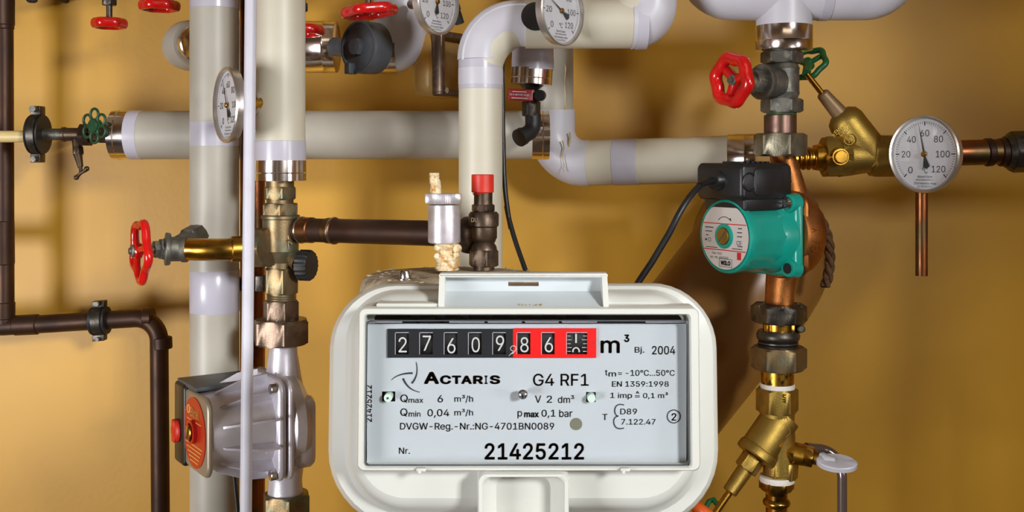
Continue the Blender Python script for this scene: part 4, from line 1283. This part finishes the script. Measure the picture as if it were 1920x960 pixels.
for r, h in ((.039, .03), (.0385, .05), (.0385, .078), (.0388, .082), (.0380, .0865), (.0360, .0880), (.0345, .0865)):
    ring = []
    x_, y_, z_ = basis(n_)
    for j in range(72):
        t = 2 * math.pi * j / 72
        st_ = 2 * math.pi / 12
        qq = t % st_ - st_ / 2
        rr_ = min(r, r * .975 / math.cos(qq)) if .03 <= h <= .078 else r
        ring.append(C1 + n_ * h + (x_ * math.cos(t) + y_ * math.sin(t)) * rr_)
    rs.append(ring)
mb.rings(rs)
T.part('motor_shell', mb, M['teal'], angle=25)
q = C1 + n_ * .0305
sc = MB()
for sx, sz in ((1, 1), (-1, 1), (-1, -1)):
    s0 = C1 + n_ * .0305 + t_ * sx * .0315 + UP * sz * .0335
    sc.lathe([(.0068, 0), (.0068, .002), (.005, .0038), (0, .0042)], s0, n_, 28)
SCW = T.part('flange_screw', sc, M['steel'])
s0 = C1 + n_ * .0306 + t_ * .0315 - UP * .0335
T.part('screw_hole', MB().cyl(s0 - n_ * .001, s0 + n_ * .0004, .0056, seg=24), M['blackglass'], FLG)
s0 = C1 + n_ * .0348 + t_ * .0315 + UP * .0335
T.part('cross_slot', MB().box(s0, t_, UP, n_, .0034, .0007, .0003).box(s0, UP, t_, n_, .0034, .0007, .0003), M['slate'], SCW)
LC = C1 + n_ * .0872
Rl = .0342
lab_pts = []
for k in range(64):
    t = 2 * math.pi * k / 64
    yv = min(Rl * math.sin(t), Rl * .86)
    lab_pts.append(LC + t_ * Rl * math.cos(t) + UP * yv)
LAB = T.part('round_label', MB().poly(lab_pts, n_ * .0008), M['label'], label='white round label')
LT = LC + n_ * .0008
lp = MB(); lr = MB()
at = lambda u, v: LT + t_ * Rl * u + UP * Rl * v
for v in (.37, -.42):
    hw_ = math.sqrt(1 - v * v) * .98
    lr.box(at(0, v), t_, UP, n_, Rl * hw_, Rl * .014, .0002)
lr.box(at(.62, -.56), t_, UP, n_, Rl * .085, Rl * .11, .0002)
T.part('red_print', lr, M['inkred'], LAB)
for u, v, wd, ht in ((-.66, .24, .36, .05), (-.68, .12, .28, .045), (-.75, .0, .1, .045), (.66, .26, .16, .05), (.64, .14, .2, .05), (.64, .02, .2, .05), (-.8, -.14, .08, .09), (.66, -.27, .2, .045), (.54, -.35, .42, .04), (-.55, -.36, .5, .035)):
    lp.box(at(u, v), t_, UP, n_, Rl * wd / 2, Rl * ht / 2 * .55, .0002)
for dx, dy in ((0, .05), (0, -.05), (-.05, 0), (.05, 0)):
    lp.box(at(-.65 + dx, -.14 + dy), t_, UP, n_, Rl * (.055 if dx == 0 else .006), Rl * (.006 if dx == 0 else .055), .0002)
lp.text('CE', at(.62, -.17), t_, UP, Rl * .2, Rl * .13, lift=.0003)
lp.text('Star 25/2', at(-.32, -.53), t_, UP, Rl * .42, Rl * .08, lift=.0003)
lp.text('Art.-No. 4035200', at(-.22, -.65), t_, UP, Rl * .78, Rl * .07, lift=.0003)
lp.text('WILO', at(.05, -.8), t_, UP, Rl * .42, Rl * .14, bold=.05, lift=.0003)
for u, v, a, b in ((.05, -.685, .27, .006), (.05, -.915, .27, .006), (-.215, -.8, .006, .115), (.315, -.8, .006, .115)):
    lp.box(at(u, v), t_, UP, n_, Rl * a, Rl * b, .0002)
lp.tube([at(.30 * math.cos(rad(a)), .36 + .22 * math.sin(rad(a))) for a in range(150, 39, -10)], .0004, 6)
lp.poly([at(.20, .50), at(.26, .56), at(.30, .46)], n_ * .0003)
T.part('black_print', lp, M['ink'], LAB)
mb = MB().lathe([(.0128, -.001), (.0128, .0012), (.0118, .0022), (.0092, .0022), (.0090, .0005), (0, .0005)], LT, n_, 44)
T.part('vent_ring', mb, M['teal'], LAB)
mb = MB().cyl(LT + n_ * .0002, LT + n_ * .0034, .0086, seg=32, bev=.0006)
T.part('vent_screw', mb, M['castbrass'], LAB)
dd = (t_ + UP * 1.1).normalized()
T.part('screw_slot', MB().box(LT + n_ * .00345, dd, n_.cross(dd), n_, .0082, .0006, .0002), M['slate'], LAB)
# terminal box on top of the motor
zt = .0560
bb = MB().box(C1 + n_ * .0570 + UP * zt - t_ * .004, n_, UP, t_, .0355, .0190, .034, .006)
bb.box(C1 + n_ * .056 + UP * .036 - t_ * .002, n_, UP, t_, .031, .010, .030, .003)
TB = T.part('terminal_box', bb, M['black'])
rb = MB()
for k in range(6):
    rb.box(C1 + n_ * (.052 + .007 * k) + UP * (zt + .0195) + t_ * .012, n_, UP, t_, .002, .0012, .014, .0004)
fc = C1 + UP * zt + t_ * .0305
rb.box(fc + n_ * .056, n_, UP, t_, .021, .0145, .0012, .006)
rb.torus(fc + n_ * .0825, t_, .0088, .0011, 32, 8)
rb.box(fc + n_ * .032, n_, UP, t_, .008, .0006, .0008)
T.part('box_ribs', rb, M['black'], TB)
g0 = C1 + n_ * .091 + UP * (zt + .001) - t_ * .004
mb = MB().cyl(g0, g0 + n_ * .010, .0105, .009, seg=28, bev=.001)
T.part('cable_gland', mb, M['black'], TB)
ca = g0 + n_ * .008
pts = [ca, ca + n_ * .012 - UP * .001, P(1290, 362, 1.06), P(1258, 432, 1.06), P(1222, 492, 1.06), P(1196, 530, 1.06), P(1150, 620, 1.06), P(1130, 800, 1.06)]
mb = MB().tube(fillet(pts, .12, 6), S(6.3, 1.06), 16)
solo('power_cable', mb, M['black'], 'black cable curving down from the teal pump terminal box behind the meter', 'cable', P(1222, 492, 1.06))
# rope
T = Thing('rope', 'brown twisted rope hanging behind the teal pump', 'rope', P(1545, 425, 1.195))
ctr = fillet([P(1500, 352, 1.19), P(1520, 378, 1.19), P(1546, 425, 1.19), P(1563, 478, 1.19), P(1547, 540, 1.19)], .1, 12)
dense = []
for i in range(len(ctr) - 1):
    m_ = max(1, int((ctr[i + 1] - ctr[i]).length / .0015))
    dense += [ctr[i] + (ctr[i + 1] - ctr[i]) * (k / m_) for k in range(m_)]
mb = MB()
for s in range(3):
    pp = []
    L_ = 0
    for i, p in enumerate(dense):
        if i: L_ += (p - dense[i - 1]).length
        a = L_ * 170 + s * 2.094
        pp.append(p + V((math.cos(a), math.sin(a), 0)) * .0030)
    mb.tube(pp, .0031, 8)
T.part('strands', mb, M['rope'])

# lower union
T = Thing('union_coupling', 'dark union coupling with two hexagon nuts below the teal pump', 'nut', P(1460, 630, YV))
mb = vst(MB(), 1460, YV, [('h', 570, 604, 45, 8)])
for a in (12, 75, 140, 200, 262, 325):
    d = V((math.cos(rad(a)), math.sin(rad(a)), 0))
    mb.box(P(1460, 573, YV) + d * S(40, YV), d, d.cross(UP), UP, S(6, YV), S(5, YV), S(4, YV), .0008)
UN = T.part('upper_nut', mb, M['darkmetal'])
mb = vst(MB(), 1459, YV, [('c', 602, 622, 28)])
for a in (215, 325):
    d = V((math.cos(rad(a)), math.sin(rad(a)), 0))
    mb.box(P(1459, 612, YV) + d * S(29, YV), d, d.cross(UP), UP, S(5, YV), S(4, YV), S(10, YV), .0006)
T.part('brass_neck', mb, M['brass'])
mb = MB().cyl(P(1500, 616, YV - .006), P(1503, 617, YV - .018), S(7, YV), seg=20, bev=.001).cyl(P(1492, 614, YV), P(1500, 616, YV - .006), S(9, YV))
T.part('clamp_screw', mb, M['darkmetal'], UN)
mb = MB()
z0 = lambda py: (652 - py) * YV / F
mb.lathe([(S(36, YV), 0), (S(37, YV), z0(646)), (S(34, YV), z0(645)), (S(37, YV), z0(643)), (S(37, YV), z0(640)), (S(34.5, YV), z0(639)), (S(38.5, YV), z0(636)), (S(40, YV), z0(632)), (S(40, YV), z0(626)), (S(36, YV), z0(619))], P(1459, 652, YV), UP, 48)
T.part('collar', mb, M['darkmetal'])
mb = vst(MB(), 1460, YV, [('h', 649, 692, 45, 8)])
T.part('lower_nut', mb, M['patina'])
# Y strainer valve, lower right
T = Thing('inclined_valve', 'brass inclined seat valve pointing down left at lower right', 'valve', P(1456, 820, YV))
mb = vst(MB(), 1458, YV, [('c', 690, 724, 30)])
T.part('threaded_tail', mb, mat('stained_brass', (190, 146, 58), .3, 1.0, c2=(70, 50, 26), nscale=120, lo=.5, hi=.62))
for py, px, r in ((724, 1458, 31), (897, 1457, 32)):
    tp = MB().lathe([(S(r - 6, YV), -.0035), (S(r, YV), -.003), (S(r + 1, YV), 0), (S(r, YV), .003), (S(r - 6, YV), .0035)], P(px, py, YV), UP, 40)
    T.part('thread_tape', tp, M['ptfe'])
mb = vst(MB(), 1457, YV, [('h', 727, 772, 34, 6)])
mb.lathe([(S(22, YV), 0), (S(30, YV), .004), (S(31, YV), .03), (S(31, YV), .06), (S(33, YV), .072)], P(1462, 893, YV), P(1457, 766, YV) - P(1462, 893, YV), 40)
mb.hexnut(P(1463, 896, YV), P(1465, 862, YV), S(28, YV), phase=rad(4))
A, B = P(1456, 795, YV), P(1414, 856, YV - .008)
mb.cyl(A + (A - B) * .25, B, S(35, YV), S(35, YV), seg=44)
d_ = (B - A).normalized()
mb.lathe([(S(36, YV), -.010), (S(38, YV), -.008), (S(38, YV), -.001), (S(36, YV), 0), (S(12, YV), -.001)], B, d_, 48)
VB = T.part('valve_body', mb, M['castbrass'])
em = MB()
q = P(1466, 815, YV - .0184)
dg = [(1452, 842), (1474, 778), (1482, 812), (1452, 842)]
for i in range(3):
    a, b = dg[i], dg[i + 1]
    em.tube([P(a[0], a[1], YV - .0178), P(b[0], b[1], YV - .0178)], .0006, 6)
for k in range(8):
    u = .15 + .08 * k
    x = 1457 + (1476 - 1457) * u + random.uniform(-1, 4); y = 832 - (832 - 790) * u
    em.box(P(x, y, YV - .0180), (1, 0, .4), (-.4, 0, 1), FW, S(2.5, YV), S(.8, YV), .0004)
T.part('cast_mark', em, M['castbrass'], VB)
dw = MB().text('DW', P(1472, 748, YV - S(34, YV) - .0002), -UP, RT, S(16, YV), S(9, YV), bold=.02, lift=.0004)
T.part('stamped_mark', dw, M['patina'], VB)
E1 = B + d_ * .001
mb = MB().hexnut(E1, E1 + d_ * .016, S(19, YV)).cyl(E1 + d_ * .015, E1 + d_ * .045, S(15, YV), S(14, YV), seg=32, bev=.001)
T.part('bonnet', mb, M['castbrass'])
E2 = E1 + d_ * .044
mb = MB().cyl(E2, E2 + d_ * .032, S(6.5, YV), seg=24)
T.part('spindle', mb, M['brass'])
wc = E2 + d_ * .034
handwheel(T, wc, d_, .034, .0058, 6, M['orange'], spokes=3, dish=.0, amp=.05, nut=False)
mb = MB().tube([P(1318, 960, 1.18), P(1330, 940, 1.18), P(1337, 936, 1.18), P(1352, 955, 1.17)], S(5, 1.18), 12)
solo('green_lever', mb, M['green2'], 'tip of a green lever behind the lower right corner of the meter', 'lever', P(1330, 940, 1.18))
mb = vst(MB(), 1456, YV, [('h', 899, 918, 28, 8), ('c', 916, 926, 24, 20), ('c', 924, 935, 20), ('c', 945, 985, 20), ('c', 980, PYF(YV), 17)])
mb.lathe([(S(20, YV), 0), (S(24, YV), .002), (S(25.5, YV), .0045), (S(24, YV), .007), (S(20, YV), .009)], P(1456, 950, YV), UP, 44)
mb.cyl(P(1456, 955, YV), P(1456, 935, YV), S(20, YV))
solo('pipe_nipple', mb, M['brass'], 'polished brass nipple and pipe under the lower right valve', 'pipe', P(1456, PYF(YV), YV))
T = Thing('drain_valve', 'small brass drain valve with grey wing handle at lower right', 'valve', P(1510, 855, YV - .01))
A, B = P(1476, 846, YV - .006), P(1545, 862, YV - .02)
d = (B - A).normalized(); L = (B - A).length
q = lambda u: A + d * L * u
mb = MB().hexnut(q(0), q(.2), S(20, YV), phase=.2)
mb.cyl(q(.18), q(.5), S(20, YV), seg=32, bev=.001).hexnut(q(.48), q(.72), S(17, YV)).cyl(q(.70), q(.86), S(13, YV), seg=28, bev=.0012).cyl(q(.85), q(1.0), S(10, YV), seg=28, bev=.001)
T.part('valve_body', mb, M['brass'])
mb = MB()
wcn = P(1569, 868, YV - .032)
wn = V((-.08, -.42, .9)).normalized()
mb.lathe([(.9, -.0035 / .0205), (1.0, -.0028 / .0205), (1.0, .0018 / .0205), (.93, .0028 / .0205), (.0, .0032 / .0205)], (0, 0, 0), (0, 0, 1), 48)
x_ = V((.96, -.28, .0)); y_ = wn.cross(x_).normalized(); x_ = y_.cross(wn).normalized()
mb.v = [wcn + x_ * p.x * .0205 + y_ * p.y * .0118 + wn * p.z * .0205 for p in mb.v]
mb.tube([q(.96), P(1552, 864, YV - .027), P(1566, 866, YV - .03)], lambda u: S(13 - 5 * u, YV), 20)
T.part('wing_handle', mb, M['greyplastic'])
mb = MB().tube(fillet([q(.6) + V((0, .012, .006)), P(1545, 842, YV + .008), P(1570, 855, YV + .006), P(1579, 890, YV), P(1580, PYF(YV) - 20, YV)], .02, 8), S(9, YV), 20)
solo('drain_tube', mb, mat('smoky_tube', (120, 104, 98), .2, .6), 'thin grey drain tube dropping from the wing handle valve', 'tube', P(1579, 930, YV))

# upper right inclined valve, gauge and line
YR = 1.17
T = Thing('inclined_valve', 'brass inclined seat valve with green handle left of the big right gauge', 'valve', P(1610, 292, YR))
mb = MB()
X = lambda x, y=293, dy=0: P(x, y, YR + dy)
mb.cyl(X(1470, 300), X(1530, 296), S(18, YR), seg=32)
for x in (1497, 1506, 1516, 1527):
    mb.torus(X(x, 297), (1, 0, 0), S(18, YR), S(4, YR), 36, 10)
mb.cyl(X(1526, 295), X(1546, 295), S(24, YR), S(26, YR), seg=36, bev=.001)
NP = T.part('nipple', mb, M['brass'])
mb = MB().hexnut(X(1543, 294), X(1590, 293), S(36, YR), phase=.1)
mb.lathe([(S(38, YR), 0), (S(36, YR), .012), (S(32, YR), .03), (S(34, YR), .045), (S(38, YR), .052)], X(1572, 294), X(1660, 292) - X(1572, 294), 44)
mb.hexnut(X(1632, 292), X(1690, 292), S(38, YR), phase=.3, sides=8)
A, B = X(1643, 300), X(1574, 212)
d = (B - A).normalized(); L = (B - A).length
mb.lathe([(S(33, YR), 0), (S(34, YR), L * .3), (S(34, YR), L * .82), (S(30, YR), L * .93), (S(20, YR), L)], A, d, 44)
VB = T.part('valve_body', mb, M['castbrass'])
mb = MB().cyl(PD(1576, 294, YR - .03, -.004), PD(1576, 294, YR - .03, 0), S(12, YR), seg=32, bev=.0008).cyl(PD(1576, 294, YR - .03, -.001), PD(1576, 294, YR - .03, .02), S(15, YR), S(18, YR))
T.part('round_plug', mb, M['brass'])
em = MB()
ct = X(1592, 262, -.0205)
em.torus(ct, (0, -1, 0), S(9, YR), .0007, 28, 6)
em.text('15', ct, (d.z, 0, -d.x), d, S(8, YR), S(9, YR), lift=.0004)
for i in range(2):
    em.text(('KEMPER', 'DVGW')[i], X(1574 + i * 9, 242 + i * 2, -.0185 - .001 * i), (.6, 0, .62), (-.62, 0, .6), S(34 - 8 * i, YR), S(8, YR), lift=.0008)
T.part('cast_mark', em, M['castbrass'], VB)
mb = MB().cyl(B - d * .004, P(1541, 174, YR - .004), S(16, YR), S(12, YR), seg=32, bev=.0015)
T.part('stem_sleeve', mb, mat('dull_sleeve', (150, 124, 92), .5, .6))
r0, r1 = P(1543, 177, YR - .004), P(1512, 138, YR - .008)
T.part('spindle', MB().cyl(r0, r1, S(5.5, YR), seg=20), M['brass'])
hc = P(1515, 120, YR + .022)
gh = MB()
nh = V((-.55, -.6, .58)).normalized()
x_, y_, z_ = basis(nh)
gh.torus(hc, nh, S(34, YR), S(6, YR), 48, 12, lambda t: 1 + .07 * math.cos(6 * t))
for k in range(3):
    a = rad(40 + 120 * k)
    gh.tube([hc, hc + (x_ * math.cos(a) + y_ * math.sin(a)) * S(34, YR)], S(5, YR), 12)
gh.cyl(hc - nh * .006, hc + nh * .006, S(10, YR), seg=24, bev=.001)
gh.tube([hc, r1], S(8, YR), 16)
T.part('green_handle', gh, M['green2'])
T = Thing('copper_pipe', 'reddish copper pipe leaving the big gauge to the right picture edge', 'pipe', P(1840, 287, YR))
mb = MB().cyl(P(1684, 290, YR), P(1920, 283, YR), S(24, YR), seg=32)
T.part('run', mb, M['copper'])
mb = MB()
for x in (1846, 1872): mb.cyl(P(x, 286, YR), P(x + 14, 285, YR), S(26.5, YR), seg=32, bev=.0012)
T.part('solder_collar', mb, M['oldcopper'])
mb = MB().cyl(P(1680, 292, YR), P(1694, 291, YR), S(35, YR), S(30, YR), seg=36)
T.part('hemp_joint', mb, M['ptfe'])
T = Thing('union_nut', 'dark eight sided nut at the right picture edge', 'nut', P(1905, 284, YR))
mb = MB().cyl(P(1884, 285, YR), P(1896, 284.5, YR), S(29, YR), S(36, YR), seg=36).hexnut(P(1894, 285, YR), P(1950, 283, YR), S(36, YR), sides=8)
mb.cyl(P(1948, 283, YR), V((RX, YR, P(1948, 283, YR).z)), S(22, YR))
T.part('nut', mb, M['darkmetal'])
c = P(1733, 289, 1.10)
thermometer('big thermometer at far right on the brass line pointing near fifty-five', c, facing(53), S(73, 1.10), 55, P(1790, 287, 1.15))
mb = MB().tube([P(1728, 330, 1.125), P(1728, 517, 1.125)], S(11, 1.125), 28, caps=False)
mb.tube([P(1728, 517, 1.125), P(1728, 330, 1.125)], S(9, 1.125), 28, caps=False)
solo('copper_tube', mb, M['copper'], 'short copper tube hanging under the big right thermometer', 'tube', P(1728, 420, 1.125))
